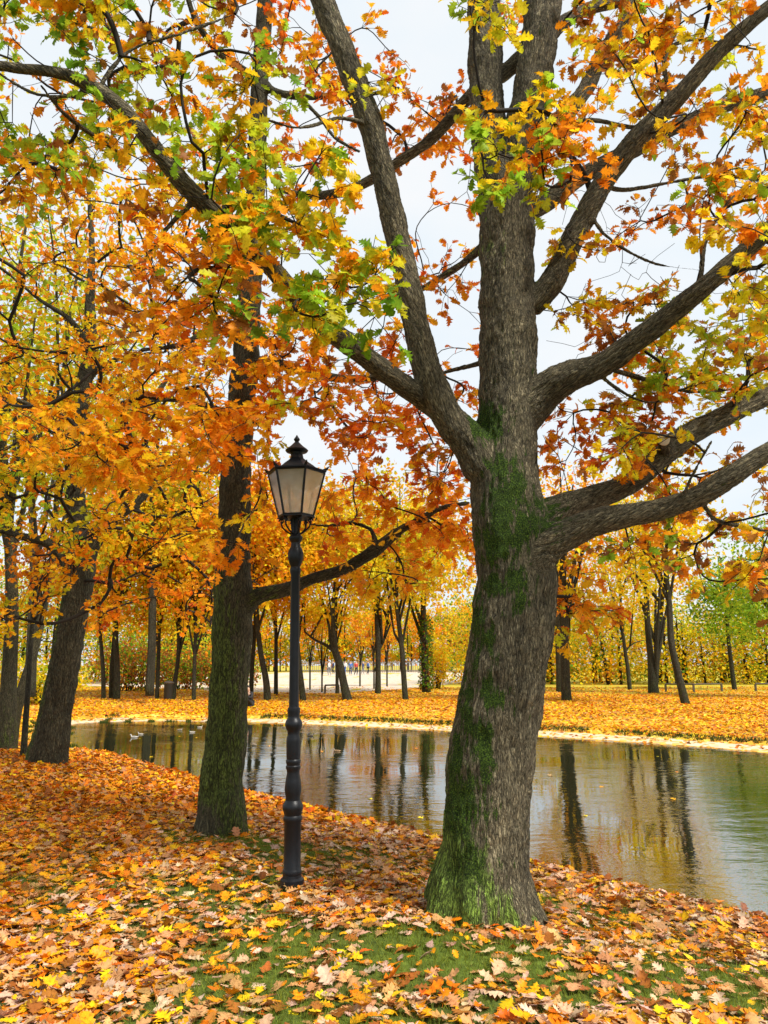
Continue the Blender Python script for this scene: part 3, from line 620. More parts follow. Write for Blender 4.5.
zA = [
 # x0,x1,y0,y1,Ylo,Yhi,n,palette,leaf,mult
 (-60, 110, -40, 60, 3.75, 4.65, 21, Ptl, LA*.8, 1), (100, 300, -40, 90, 3.75, 4.65, 32, Ptl, LA*.8, 1), (0, 130, 90, 190, 3.75, 4.65, 21, Ptl, LA*.8, 1),
 (130, 250, 80, 200, 3.75, 4.65, 20, Ptl, LA*.85, 1), (215, 350, 150, 330, 3.75, 4.65, 42, Pfr, LA*.9, 1.05), (330, 385, 225, 330, 3.75, 4.65, 10, Pfr, LA*.9, 1),
 (150, 235, 200, 330, 3.75, 4.65, 13, Por, LA*.85, 1), (130, 250, 260, 320, 3.75, 4.65, 8, {'gg': 1, 'o': 2, 'b': 2}, LA*.85, 1),
 (440, 492, -30, 22, 4, 4.5, 7, {'yg': 3, 'y': 2, 'gg': 1}, LA*.9, .9), (340, 372, 60, 110, 4.3, 5.2, 3, {'y': 2, 'yg': 2}, LA*.8, .8),
 (472, 545, 100, 190, 4.2, 4.7, 14, Pfr, LA*.85, 1), (515, 590, 150, 195, 4.3, 4.8, 7, {'b': 2, 'o': 3, 'y': 1}, LA*.9, 1), (548, 600, 100, 185, 4.6, 5.2, 9, Prt, LA*.85, .9),
 (590, 800, -80, 60, 4.7, 6, 48, Prt, LA*.85, 1), (590, 660, 0, 130, 4.7, 6, 14, Prt, LA*.85, 1), (650, 800, 60, 170, 4.7, 6, 27, Prt, LA*.85, 1), (560, 640, -30, 60, 5.6, 6.6, 8, Por, LA*.8, .8),
 (690, 800, 160, 260, 4.2, 5.6, 22, Prt, LA*.85, 1), (730, 810, 200, 340, 4, 5, 16, {'yg': 3, 'y': 2, 'o': 1, 'b': 1}, LA*.85, 1), (600, 700, 195, 235, 5.5, 7.5, 7, Prd, LA*.8, .8),
 (545, 610, 215, 260, 5.2, 6.2, 5, {'y': 2, 'o': 2, 'b': 2}, LA*.8, .9), (545, 640, 300, 345, 5.4, 6.2, 14, {'yg': 2, 'y': 2, 'o': 2, 'b': 2}, LA*.85, .9),
 (640, 800, 290, 400, 5, 6.6, 48, {'yg': 4, 'y': 3, 'gg': 1.5, 'o': 1.5, 'b': .7}, LA*.85, 1), (600, 740, 340, 440, 5.4, 6.5, 22, {'o': 3, 'b': 1, 'yg': 3, 'y': 2}, LA*.85, 1),
 (550, 660, 400, 475, 5.6, 7, 24, Prd, LA*.85, .9), (640, 770, 440, 520, 5.3, 6.5, 22, {'o': 3, 'y': 2, 'b': 1, 'yg': 1}, LA*.85, 1), (600, 680, 425, 450, 4.6, 4.9, 5, {'y': 4, 'yg': 2}, LA*.75, .8),
 (700, 800, 500, 590, 4.6, 6, 16, {'o': 2, 'b': 2, 'y': 1.5, 'yg': 1}, LA*.85, .9), (600, 700, 520, 570, 5, 6, 8, {'b': 2, 'o': 2, 'gg': 1.5}, LA*.8, .8), (545, 610, 570, 640, 5.6, 6.5, 11, Por, LA*.85, .8),
 (560, 640, 595, 630, 5.6, 6.6, 4, Por, LA*.85, .8), (700, 768, 360, 420, 5, 6.6, 8, {'yg': 3, 'y': 2}, LA*.85, 1),
 # orange sprays left of the trunk and behind it
 (380, 475, 85, 240, 6.2, 8, 26, {'r': 2, 'o': 3, 'b': .8}, LA*.85, .9), (370, 470, 255, 420, 6, 7.5, 26, {'o': 3, 'r': 2, 'oy': 1}, LA*.85, .9), (385, 400, 20, 90, 6.5, 7.5, 3, Prd, LA*.8, .8),
 (300, 375, 0, 140, 6, 7.5, 13, Por, LA*.85, .9), (425, 475, 420, 500, 5.8, 6.6, 8, Por, LA*.85, .9), (560, 640, 350, 400, 6.5, 8, 5, Prd, LA*.7, .6),
 (470, 560, -60, 60, 6.6, 7.4, 5, Por, LA*.8, .7),
 # the rest of the crown, outside the picture
 (800, 1150, -250, 450, 3.6, 7, 90, Prt, LA*.95, 1), (-350, -60, -200, 250, 3, 5.5, 30, Ptl, LA*.95, 1), (-60, 768, -420, -60, 3.4, 7, 110, Prt, LA*.95, 1),
]
T, PL, SZ = zone_targets(zA, ra)
ends, dirs = grow(S, T, ra, step=.1, jit=.03); relax(S, nA)
lv = sprays(S, ends, dirs, ra, 3.4, 5.8, .21, SZ, PL)
# bare fine twigs that have lost their leaves
Tb, _, _ = zone_targets([(545, 700, 235, 300, 5, 7, 16, 0, 0, 0), (560, 680, 190, 290, 6, 7.5, 14, 0, 0, 0), (400, 470, 230, 380, 6, 7, 16, 0, 0, 0), (545, 640, 330, 420, 6, 7.5, 20, 0, 0, 0), (20, 300, 20, 200, 3.6, 5, 20, 0, 0, 0)], ra)
grow(S, Tb, ra, step=.1, jit=.04)
finish_tree(oak, S, nA, wood, M_barkA, lv, T_near, M_twig, tip=.0024, seed=1, cap=.03)
# pale sawn face of the stub
dv = unit(st-sp); c = st+dv*.008
M_cut = simple('sawn_wood', (.62, .47, .30), .7, var=.3, bscale=40)
k = 20; aa = np.arange(k)/k*2*math.pi; u_ = unit(np.cross(dv, [0, 0, 1.])); w_ = np.cross(dv, u_)
ringv = [c-dv*.03+.046*(np.cos(t)*u_+np.sin(t)*w_) for t in aa]+[c+.044*(np.cos(t)*u_+np.sin(t)*w_) for t in aa]+[c+dv*.004]
fq = [[i, (i+1) % k, k+(i+1) % k, k+i] for i in range(k)]; ft = [[k+i, k+(i+1) % k, 2*k] for i in range(k)]
link_mesh('cut_stub', build_mesh('cut_stub', np.array(ringv), [np.array(fq), np.array(ft)], False), M_cut, oak)

# ------------------------------------------------------------------ second oak, behind the lamp
rb = np.random.default_rng(12)
gB = G(220, 838); YB = gB[1]+.25
B = empty('oak_tree', (gB[0], YB, gB[2]), 'straight dark oak trunk filmed with green algae, just left of the street lamp', 'tree')
S = Skel()
limb_px(S, [(219, 862, YB), (220, 838, YB), (221, 815, YB), (222, 775, YB), (227, 730, YB), (228, 700, YB), (232, 640, YB), (233, 600, YB), (233, 550, YB), (235, 500, YB+.05), (237, 450, YB+.1), (242, 400, YB+.15), (246, 350, YB+.2), (250, 300, YB+.25), (252, 250, YB+.3), (256, 180, YB+.35), (259, 100, YB+.4), (262, 50, YB+.4), (265, 0, YB+.4), (268, -120, YB+.5), (270, -230, YB+.6)], [66, 58, 49, 42, 40, 38, 38, 38, 34, 31, 28, 27, 25, 22, 20, 18, 17, 16, 15, 12, 8])
limb_px(S, [(238, 615, YB), (256, 597, YB-.05), (285, 590, YB-.1), (315, 578, YB-.2), (345, 569, YB-.3), (378, 548, YB-.4), (400, 530, YB-.45), (420, 520, YB-.5), (440, 508, YB-.55), (470, 503, YB-.6)], [26, 16, 14, 12, 12, 13, 9, 8, 6, 4])
limb_px(S, [(244, 365, YB+.2), (268, 362, YB+.1), (300, 370, YB), (335, 378, YB-.1), (370, 378, YB-.2), (410, 376, YB-.4)], [14, 11, 10, 9, 7, 5])
limb_px(S, [(258, 88, YB+.4), (248, 74, YB+.3), (228, 60, YB+.2), (210, 42, YB+.1), (192, 12, YB-.1), (180, -40, YB-.3)], [12, 9, 8, 7, 6, 5])
limb_px(S, [(262, 80, YB+.4), (275, 92, YB+.3), (305, 97, YB+.1), (330, 96, YB), (365, 95, YB-.1), (400, 88, YB-.3)], [9, 8, 7, 6, 5, 4])
limb_px(S, [(300, 97, YB+.1), (320, 118, YB), (335, 138, YB-.1), (360, 152, YB-.2)], [5, 4, 4, 3])
limb_px(S, [(375, 548, YB-.4), (372, 530, YB-.3), (350, 523, YB-.2), (328, 526, YB-.1), (308, 524, YB)], [7, 5, 5, 4, 3])
limb_px(S, [(246, 340, YB+.2), (215, 330, YB), (180, 345, YB-.3), (140, 350, YB-.6)], [10, 8, 6, 4])
limb_px(S, [(240, 420, YB+.1), (205, 405, YB-.2), (165, 400, YB-.5), (120, 405, YB-.8)], [9, 7, 5, 4])
extra = []
bB = np.array([gB[0], YB])
for an in (185, 225, 265, 100):
    d = np.array([math.cos(R(an)), math.sin(R(an))]); pts = [[*(bB+d*(.12+.15*t)), gB[2]+zz, rr] for t, zz, rr in ((0, .4, .14), (.4, .18, .11), (.7, .04, .07), (1, -.1, .04))]
    extra.append(resample4(catmull(np.array(pts), 5), .07))
def algB(co, no): return np.exp(-np.maximum(0, np.abs(co[:, 0]-gB[0]-.12)-.34)*6)*np.clip(.55+.45*sstep(3.5, .5, co[:, 2])+.25*(-no[:, 0]), 0, 1)*sstep(4.6, 2.6, co[:, 2])*(1-.8*np.exp(-(((co[:, 0]-gB[0]+.15)/.14)**2+((co[:, 2]-gB[2]-.1)/.2)**2)))
wood = remesh_wood(S, .018, extra, amp=.010, algae=algB, smooth=6)
nB = S.n; LB = .127
zB = [
 (270, 350, -40, 160, 6.5, 9, 26, {'o': 3, 'r': 2, 'b': 1}, LB, 1), (60, 260, -60, 180, 7, 9.5, 45, {'o': 3, 'yg': 1.5, 'y': 1.5, 'b': 1, 'r': .6}, LB, 1), (0, 130, -30, 180, 7, 10, 22, {'o': 2, 'yg': 2, 'y': 2, 'gg': 1}, LB, 1), (150, 330, 180, 330, 7, 9, 30, Por, LB, 1.1),
 (120, 226, 330, 420, 6.2, 8.2, 38, {'o': 3, 'oy': 4, 'b': .8, 'y': 1}, LB, 1.1), (262, 330, 330, 420, 6.4, 8.2, 20, {'o': 4, 'oy': 3, 'b': .8, 'y': .6}, LB, 1.1), (100, 235, 400, 470, 5.8, 7.2, 27, {'o': 4, 'oy': 3, 'y': 1}, LB, 1.1), (205, 265, 400, 450, 5.7, 6.6, 12, {'o': 4, 'oy': 3, 'y': .8}, LB, 1),
 (212, 252, 505, 560, 6, 6.8, 6, {'o': 3, 'oy': 3}, LB, 1), (250, 330, 300, 430, 7, 8.2, 27, Por, LB, 1), (255, 280, 440, 520, 6.8, 8, 7, Por, LB, 1), (325, 400, 330, 450, 6.5, 8.5, 24, {'o': 3, 'r': 2, 'b': 1, 'y': .4}, LB, .95),
 (320, 475, 440, 545, 7.3, 9, 46, {'o': 4, 'r': 1.6, 'oy': 2}, LB, 1), (400, 480, 490, 590, 7.2, 8.4, 27, {'o': 4, 'oy': 2, 'r': .8}, LB, 1), (330, 470, 390, 450, 7, 8.6, 11, {'o': 2, 'r': 2}, LB, .8), (345, 380, 545, 585, 6.2, 6.9, 4, {'o': 3, 'oy': 2}, LB, 1),
 (0, 120, 400, 460, 6, 8, 27, {'o': 3, 'oy': 4, 'y': 2}, LB*.9, 1.1), (40, 170, 440, 480, 6.2, 8, 16, {'o': 3, 'oy': 4, 'y': 2}, LB*.9, 1), (290, 325, 395, 430, 6.5, 7.2, 3, {'yg': 2, 'oy': 2}, LB, .9),
 (-60, 400, -350, -50, 6, 10, 90, Por, LB, 1), (-200, 0, -100, 420, 7, 10, 37, Por, LB, 1),
]
T, PL, SZ = zone_targets(zB, rb)
ends, dirs = grow(S, T, rb, step=.15); relax(S, nB)
lv = sprays(S, ends, dirs, rb, 3.2, 5, .22, SZ, PL)
finish_tree(B, S, nB, wood, M_barkB, lv, T_near, M_twig, tip=.0022, seed=2)
#PART2
# ------------------------------------------------------------------ leaning tree at the left
rc = np.random.default_rng(13)
gC = G(47, 765); YC = gC[1]+.2
Ct = empty('linden_tree', (gC[0], YC, gC[2]), 'thick ridged trunk leaning right at the left bank, with slim orange and yellow crown', 'tree')
S = Skel()
limb_px(S, [(38, 785, YC), (45, 768, YC), (50, 750, YC), (55, 715, YC), (62, 680, YC), (69, 640, YC), (76, 600, YC), (81, 565, YC), (79, 530, YC), (75, 500, YC), (75, 470, YC), (79, 430, YC+.1), (82, 395, YC+.2), (90, 350, YC+.2), (90, 300, YC+.3), (92, 250, YC+.4), (88, 180, YC+.4)], [52, 42, 35, 31, 29, 27, 27, 27, 21, 18, 19, 17, 15, 13, 9, 6, 4])
limb_px(S, [(72, 575, YC), (64, 557, YC), (48, 543, YC-.1), (25, 537, YC-.2), (0, 530, YC-.3), (-50, 525, YC-.4)], [16, 12, 10, 8, 7, 5])
limb_px(S, [(84, 570, YC), (92, 548, YC), (105, 530, YC), (120, 515, YC), (140, 500, YC), (165, 470, YC)], [18, 14, 12, 10, 8, 5])
limb_px(S, [(82, 395, YC+.2), (92, 375, YC+.2), (110, 362, YC), (135, 355, YC), (165, 352, YC)], [8, 7, 6, 4, 3])
limb_px(S, [(90, 350, YC+.2), (70, 320, YC), (40, 300, YC-.2), (10, 275, YC-.4)], [7, 6, 4, 3])
limb_px(S, [(78, 440, YC), (55, 420, YC), (30, 405, YC), (0, 395, YC)], [7, 6, 5, 4])
limb_px(S, [(76, 490, YC), (95, 455, YC+.3), (125, 420, YC+.5), (160, 390, YC+.7), (190, 330, YC+.9)], [8, 7, 6, 5, 3])
extra = []; bC = np.array([P(45, 768, YC)[0], YC])
for an in (190, 240, 290, 340, 20, 100):
    d = np.array([math.cos(R(an)), math.sin(R(an))]); pts = [[*(bC+d*(.10+.24*t)), gC[2]+zz, rr] for t, zz, rr in ((0, .5, .16), (.4, .22, .13), (.7, .04, .09), (1, -.12, .05))]
    extra.append(resample4(catmull(np.array(pts), 5), .09))
def algC(co, no): return np.clip(.15+.75*sstep(.0, .9, -no[:, 0]*.8+no[:, 2]*.5), 0, 1)*sstep(5, 2.5, co[:, 2])
wood = remesh_wood(S, .028, extra, amp=.02, algae=algC, smooth=5)
nC = S.n; LC = .13
Pc = {'oy': 4, 'y': 3.4, 'o': 3, 'yg': 1.4}; Pcg = {'yg': 3, 'gg': 2, 'y': 2, 'oy': 1}
zC = [(-40, 220, 200, 330, 10.5, 14, 61, {'o': 3, 'oy': 3, 'y': 2, 'b': .6}, LC, 1), (-40, 230, 320, 480, 10.5, 14, 95, Pc, LC, 1.1), (0, 110, 450, 560, 10.5, 13, 33, Pcg, LC, 1), (90, 225, 460, 560, 10.5, 13.5, 49, Pc, LC, 1.1),
      (100, 225, 550, 640, 11, 14, 28, {'o': 4, 'oy': 3, 'r': .5}, LC, 1.1), (-30, 60, 540, 640, 10.5, 12.5, 18, Pc, LC, 1), (70, 100, 510, 590, 10.6, 11.2, 8, Pc, LC, 1), (-250, 0, 150, 600, 10, 14, 90, Pc, LC, 1), (40, 200, 150, 220, 11, 13.5, 18, Pc, LC, 1), (255, 290, 560, 640, 11, 13, 3, Pc, LC, 1)]
T, PL, SZ = zone_targets(zC, rc)
ends, dirs = grow(S, T, rc, step=.22, jit=.06); relax(S, nC, 3)
lv = sprays(S, ends, dirs, rc, 3.6, 6, .32, SZ, PL, follow=.55)
Tb, _, _ = zone_targets([(0, 230, 200, 420, 10.5, 13.5, 260, 0, 0, 0)], rc); grow(S, Tb, rc, step=.2, jit=.08)
finish_tree(Ct, S, nC, wood, M_barkC, lv, T_mid, M_twig, tip=.0048, seed=3, cap=.03)

# ------------------------------------------------------------------ ordinary trees (trunk, twigs, crown)
def gtree(name, label, base, Yoff, pts, w, crown, npts, nleaf, pal, leaf, group=None, bark=M_barkF, seed=0, forks=(), temps=None, tip=.006, low=None, cap=.06, zfade=True):
    """pts: trunk line in (px,py); crown: (cx offset m, z centre, rx, rz) in metres about the trunk foot"""
    r = np.random.default_rng(1000+seed); g = base; Yt = g[1]+Yoff
    o = empty(name, (g[0], Yt, g[2]), label, 'tree', group)
    S = Skel(); W = [P(x, y, Yt) for x, y in pts]; W[0][2] -= .25
    rad = [W2(a, b) for a, b in zip(w, W)]
    S.limb(W, rad, None, .35); top = W[-1]
    for (f, ww) in forks:
        W2_ = [P(x, y, Yt+.3*i) for i, (x, y) in enumerate(f)]; par = int(np.argmin(np.linalg.norm(S.p[:S.n]-W2_[0], axis=1))); S.limb(W2_, [W2(a, b) for a, b in zip(ww, W2_)], par, .35)
    n_main = S.n
    cx, cz, rx, rz = crown
    # leader and scaffold limbs inside the crown
    tips = []
    cen = np.array([g[0]+cx, Yt, g[2]+cz])
    for k in range(6):
        a_ = k*2.4+r.uniform(-.4, .4); e = cen+np.array([math.cos(a_)*rx*.6, math.sin(a_)*rx*.6, r.uniform(-.1, .7)*rz]); st = S.p[r.integers(max(1, n_main//2), n_main)]
        m_ = (st+e)/2+np.array([0, 0, .25*rz*r.random()]); par = int(np.argmin(np.linalg.norm(S.p[:n_main]-st, axis=1)))
        S.limb([st, m_, e], [rad[-1]*.75, rad[-1]*.5, rad[-1]*.2], par, .5)
    e = cen+np.array([0, 0, rz*.85]); S.limb([top, (top+e)/2+r.normal(0, .2, 3), e], [rad[-1], rad[-1]*.6, rad[-1]*.15], n_main-1, .5)
    ch = [(q[:, :3], q[:, 3]) for q in S.limbs]; V, Fc, Bk = tubes(ch, lambda q: 12 if q > .08 else 6)
    hz = np.clip(.7-(V[:, 2]-g[2])/6, 0, 1)
    nm = S.n
    # clumps of foliage: uneven shell
    T = []
    while len(T) < npts:
        d = unit(r.normal(0, 1, 3)); q = d*(r.random()**.45); lump = .75+.5*vnoise((d*2.2+seed*3.1)[None])[0]
        p = cen+q*np.array([rx, rx, rz])*lump
        if p[2] < g[2]+(low or 1.8): continue
        T.append(p)
    T = np.array(T); ends, dirs = grow(S, T, r, step=.7, jit=.12)
    m_per = max(1, nleaf//npts); off = r.normal(0, 1, (npts, m_per, 3)); cl = r.uniform(.3, .62, (npts, 1, 1))*(rx/3.0)**.5
    pos = (T[:, None]+off*cl*np.array([1, 1, .65])).reshape(-1, 3); n = len(pos)
    base_c = np.repeat(pick(pal, r, npts), m_per, 0); own = pick(pal, r, n); kk = r.random(n) < .55; col = np.where(kk[:, None], base_c, own)
    col = np.clip(col*(1+np.repeat(r.uniform(-.22, .22, npts), m_per)[:, None]), 0, 1)
    dv = r.normal(0, 1, (n, 3)); dv[:, 2] -= .5; nv = r.normal(0, .8, (n, 3))+np.array([0, 0, .7])
    keep = pos[:, 2] > g[2]+(low or 1.8)*.85
    lvv = (pos[keep], dv[keep], nv[keep], (leaf*r.uniform(.6, 1.3, n))[keep], vary(col, r)[keep])
    mm = build_mesh('wood', V, Fc, True, {'bark': Bk, 'moss': np.zeros(len(V)), 'algae': hz})
    finish_tree(o, S, nm, mm, bark, lvv, temps or T_far, M_twig, tip=tip, seed=seed, cap=cap)
    return o
Py = {'y': 5, 'yg': 2.5, 'oy': 2}; Pyo = {'y': 3, 'oy': 4, 'o': 2, 'yg': .6}; Pgy = {'yg': 4, 'y': 2, 'gg': 2}; Pg = {'g': 3, 'gg': 5, 'yg': 1}; Poo = {'o': 4, 'oy': 2, 'b': 1}
# the pair behind the leaning tree
gt = gtree
gt('linden_tree', 'dark upright trunk cut by the left frame edge, beside the leaning twin', G(8, 750), .1, [(6, 752), (8, 735), (8, 700), (10, 660), (12, 600), (8, 520), (2, 430)], [24, 18, 16, 14, 12, 9, 7], (-.8, 9, 3.2, 5.5), 110, 4500, Pgy, .17, seed=1, bark=M_barkB, low=3.6)
gt('linden_tree', 'slanting dark trunk rising right between the left edge and the thin sapling', G(14, 747), .4, [(10, 748), (14, 720), (22, 690), (33, 655), (42, 615), (52, 560), (58, 480)], [15, 12, 10, 9, 8, 6, 5], (.6, 9.5, 3.2, 5.5), 100, 3600, {'o': 4, 'oy': 3, 'y': 2}, .17, seed=2, bark=M_barkB, low=3.8)
gt('sapling', 'thin young sapling stem standing just left of the leaning thick trunk', G(25, 757), 0, [(24, 757), (25, 730), (28, 690), (31, 640), (35, 590), (40, 540)], [7, 6, 5, 4.5, 4, 3], (.3, 3.9, .9, 1.1), 26, 900, {'o': 3, 'oy': 2, 'b': 1}, .12, seed=3, low=2.4, temps=T_mid)
FG = 'trees on the far bank of the pond'
far_trees = [
 # label, px, py, line, widths, crown, pal
 ('dark slim trunk farthest left of the trio beyond the pond, leaning a little left', 104, 699, [(104, 700), (103, 670), (100, 630), (98, 590)], [5, 4, 3.5, 3], (0, 7.2, 3.2, 4.2), Pyo),
 ('middle trunk of the close trio beyond the pond, half hidden by its neighbours', 112, 698, [(112, 699), (112, 670), (114, 640), (116, 590)], [6, 5, 4, 3], (0, 9.2, 3.4, 4.6), Pgy),
 ('darkest and straightest trunk of the trio beyond the pond, rightmost of the three', 117, 699.5, [(117, 700), (117, 670), (116, 640), (116, 590)], [7.5, 6, 5, 4], (1, 9.5, 3.5, 5), Poo),
 ('upright slender trunk just left of the litter bin beyond the pond', 157, 699, [(157, 700), (158, 670), (159, 640), (160, 600)], [4.5, 4, 3.5, 3], (0, 7.5, 2.8, 3.8), Py),
 ('bent slender trunk just right of the litter bin beyond the pond', 174, 699, [(173, 700), (175, 680), (178, 660), (179, 620)], [5.5, 4.5, 4, 3], (.3, 8.0, 2.9, 4.2), Py),
 ('short straight trunk under yellow leaves, nearest left of the algae-covered oak', 194, 700.5, [(194, 701), (194, 680), (195, 650), (196, 610)], [4.8, 4, 3.5, 3], (0, 8, 3, 4.2), Pyo),
 ('pale trunk directly right of the algae-covered oak, behind the person in black', 251, 696.5, [(251, 697), (252, 670), (254, 640), (256, 600)], [5, 4.5, 4, 3.5], (-.5, 8.5, 3, 4.5), Pyo),
 ('stout trunk leaning left between the algae-covered oak and the lamp post', 267, 700, [(268, 701), (266, 680), (261, 655), (258, 630), (256, 600)], [8, 6.5, 5.5, 5, 4], (-.4, 9, 3.2, 4.5), {'o': 3, 'oy': 3, 'y': 2}),
 ('straight narrow trunk immediately left of the lamp post beyond the pond', 276, 695, [(276, 696), (276, 670), (276, 640), (275, 600)], [4.5, 4, 3.5, 3], (0, 9.2, 3, 4.5), Poo),
 ('trunk leaning left immediately right of the lamp post beyond the pond', 303, 700.5, [(304, 701), (300, 670), (297, 640), (294, 600)], [7, 5, 4.5, 4], (-.3, 8.4, 3.0, 4.0), {'o': 2, 'y': 3, 'oy': 3, 'yg': 1}),
 ('strongly leaning forked tree with bare crooked limb, beyond the pond right of lamp', 347, 700.5, [(349, 701), (344, 685), (340, 665), (335, 650), (333, 620), (334, 590)], [11, 8, 7.5, 7, 4, 3], (-.6, 7.6, 3.2, 3.6), Py),
 ('thin trunk rising behind the strongly leaning forked tree', 337, 694, [(337, 695), (337, 670), (336, 640), (336, 600)], [3.6, 3.2, 3, 2.6], (.4, 9, 3.0, 4.2), Py),
 ('smooth grey upright trunk with two raised arms on the middle lawn', 378, 694, [(378, 695), (378, 670), (378, 645), (377, 620), (376, 590)], [6.5, 5.5, 5.5, 5, 4], (0, 8.8, 3.2, 4.2), {'y': 4, 'yg': 2, 'oy': 2}),
 ('trunk leaning left and nearest the water in the middle of the far lawn', 405, 700, [(406, 701), (404, 680), (402, 650), (399, 625), (396, 600)], [6.5, 5.5, 5, 4.5, 4], (-.2, 8.4, 3.0, 3.8), {'y': 4, 'yg': 3, 'oy': 1}),
 ('broad-based trunk cloaked in ivy, last one left of the big mossy oak', 426, 693, [(427, 694), (426, 685), (425, 660), (424, 635), (423, 600)], [12, 8, 7, 6.5, 5], (0, 8.4, 3.4, 4.0), Py),
 ('stout smooth grey trunk, nearest right of the big mossy oak beyond the pond', 567, 701, [(567, 702), (566, 690), (565, 660), (564, 630), (563, 590)], [11.5, 10, 9, 8.5, 7], (.2, 9, 2.9, 4.2), Pyo),
 ('shaded trunk tucked behind the stout grey trunk beyond the pond', 559, 692, [(559, 693), (559, 670), (558, 640), (557, 600)], [6.5, 6, 5.5, 5], (0, 9.6, 3.2, 4.4), Py),
 ('slender dark trunk with thin side boughs standing alone on the right lawn', 629, 690, [(630, 691), (628, 670), (625, 650), (622, 625), (620, 590)], [4.5, 4, 3.5, 3, 2.5], (0, 8.4, 3.0, 4.4), Py),
 ('double trunk splitting into two tall stems behind the low rail', 653, 693, [(654, 694), (653, 685), (651, 660), (648, 630), (646, 590)], [12.5, 10, 7, 6, 5], (0, 9, 3.4, 4.5), Py),
 ('dark trunk leaning left in front of the low rail at right', 685, 704, [(687, 705), (682, 690), (676, 665), (671, 640), (669, 600), (664, 560)], [9.5, 8, 7, 6.5, 5.5, 4], (-.5, 8.4, 2.8, 3.8), {'y': 4, 'yg': 3, 'oy': 1}),
 ('slim dark trunk with bright green leaves near the right frame edge', 734, 690, [(735, 691), (732, 670), (729, 645), (727, 620), (725, 590)], [5, 4.3, 3.8, 3.4, 3], (0, 6.4, 2.8, 3.0), Pg),
 ('dense bright green tree cut off by the right frame edge', 792, 697, [(792, 698), (788, 670), (782, 630), (775, 590)], [10, 9, 8, 6], (-.6, 6.0, 2.7, 4.4), {'g': 3, 'gg': 5, 'yg': 1}),
]
fork_of = {10: [([(335, 652), (326, 645), (315, 640), (305, 632)], [4, 3, 2.5, 1.5]), ([(336, 655), (330, 640), (329, 625), (322, 605)], [4, 3, 2.5, 2])],
           12: [([(379, 650), (384, 640), (390, 625)], [3, 2.5, 2])], 18: [([(655, 688), (657, 660), (661, 630), (660, 590)], [6, 5.5, 5, 4])], 14: [],
           17: [([(626, 650), (634, 643), (645, 640)], [1.5, 1.2, .8])], 13: [([(402, 645), (395, 635), (392, 620)], [3, 2.5, 2])]}
for k, (lab, px, py, ln, w, cr, pal) in enumerate(far_trees):
    gt('park_tree', lab, G(px, py), 0, ln, w, (cr[0], cr[1]*(.88 if k < 15 else .84), cr[2]*.95, cr[3]*(.88 if k < 15 else .84)), 95 if k < 20 else 110, 5000 if k < 15 else (2700 if k < 20 else 5000), pal, .21 if k < 20 else .2, FG, seed=20+k, forks=fork_of.get(k, ()), low=3.2 if k < 19 else 2.6)
# thin saplings on the promenade's edge
for k, (px, py, lab) in enumerate([(310, 690, 'thin staked sapling nearest right of the lamp post on the far path edge'), (322, 692.5, 'thin sapling between the lamp post and the low bench rail'), (360, 686.5, 'thin sapling just right of the strongly leaning forked tree'), (374, 689, 'thin sapling hugging the left side of the two-armed grey trunk'), (387, 686.5, 'thin sapling just right of the two-armed grey trunk'), (425.5, 686, 'thin sapling peeping out behind the ivy-cloaked trunk')]):
    gt('sapling', lab, G(px, py), 0, [(px, py+1), (px, py-18), (px, py-34)], [2, 1.8, 1.4], (0, 4.0, 1.1, 1.3), 22, 800, {'oy': 3, 'o': 3, 'y': 1}, .17, 'young saplings along the promenade', seed=60+k, low=2.3, tip=.004)
# ivy on the broad based trunk
rI = np.random.default_rng(5); g = G(426, 693); n = 900; zz = rI.uniform(.2, 4.2, n); aa = rI.uniform(0, 6.28, n); rr = .28+.12*rI.random(n)
pos = np.stack([g[0]+np.cos(aa)*rr, g[1]+np.sin(aa)*rr, g[2]+zz], 1)
root = [o for o in bpy.data.objects if o.get('label', '').startswith('broad-based trunk')][0]
leaves('ivy', pos, rI.normal(0, 1, (n, 3)), np.stack([np.cos(aa), np.sin(aa), 0*aa+.3], 1), rI.uniform(.1, .2, n), vary(pick({'g': 3, 'gg': 1, 'b': 1}, rI, n)*.6, rI), T_far, M_leaf, root)

# tall trees further left, beyond the water
gt('park_tree', 'tall green-yellow tree rising at the upper left behind the orange crown', np.array([-13.5, 27.5, .1]), 0, [(30, 690), (32, 640), (34, 560), (30, 470)], [12, 10, 8, 6], (0, 12.5, 4.2, 6.0), 120, 4200, {'gg': 3, 'yg': 3, 'y': 2}, .21, FG, seed=80, low=5)
gt('park_tree', 'tall orange-yellow tree filling the gap between the leaning trunk and the algae-covered oak', np.array([-10.5, 34, .1]), 0, [(150, 690), (152, 640), (153, 560), (154, 500)], [9, 8, 7, 5], (0, 10.5, 4.2, 5), 170, 7000, Py, .22, FG, seed=81, low=3.6)
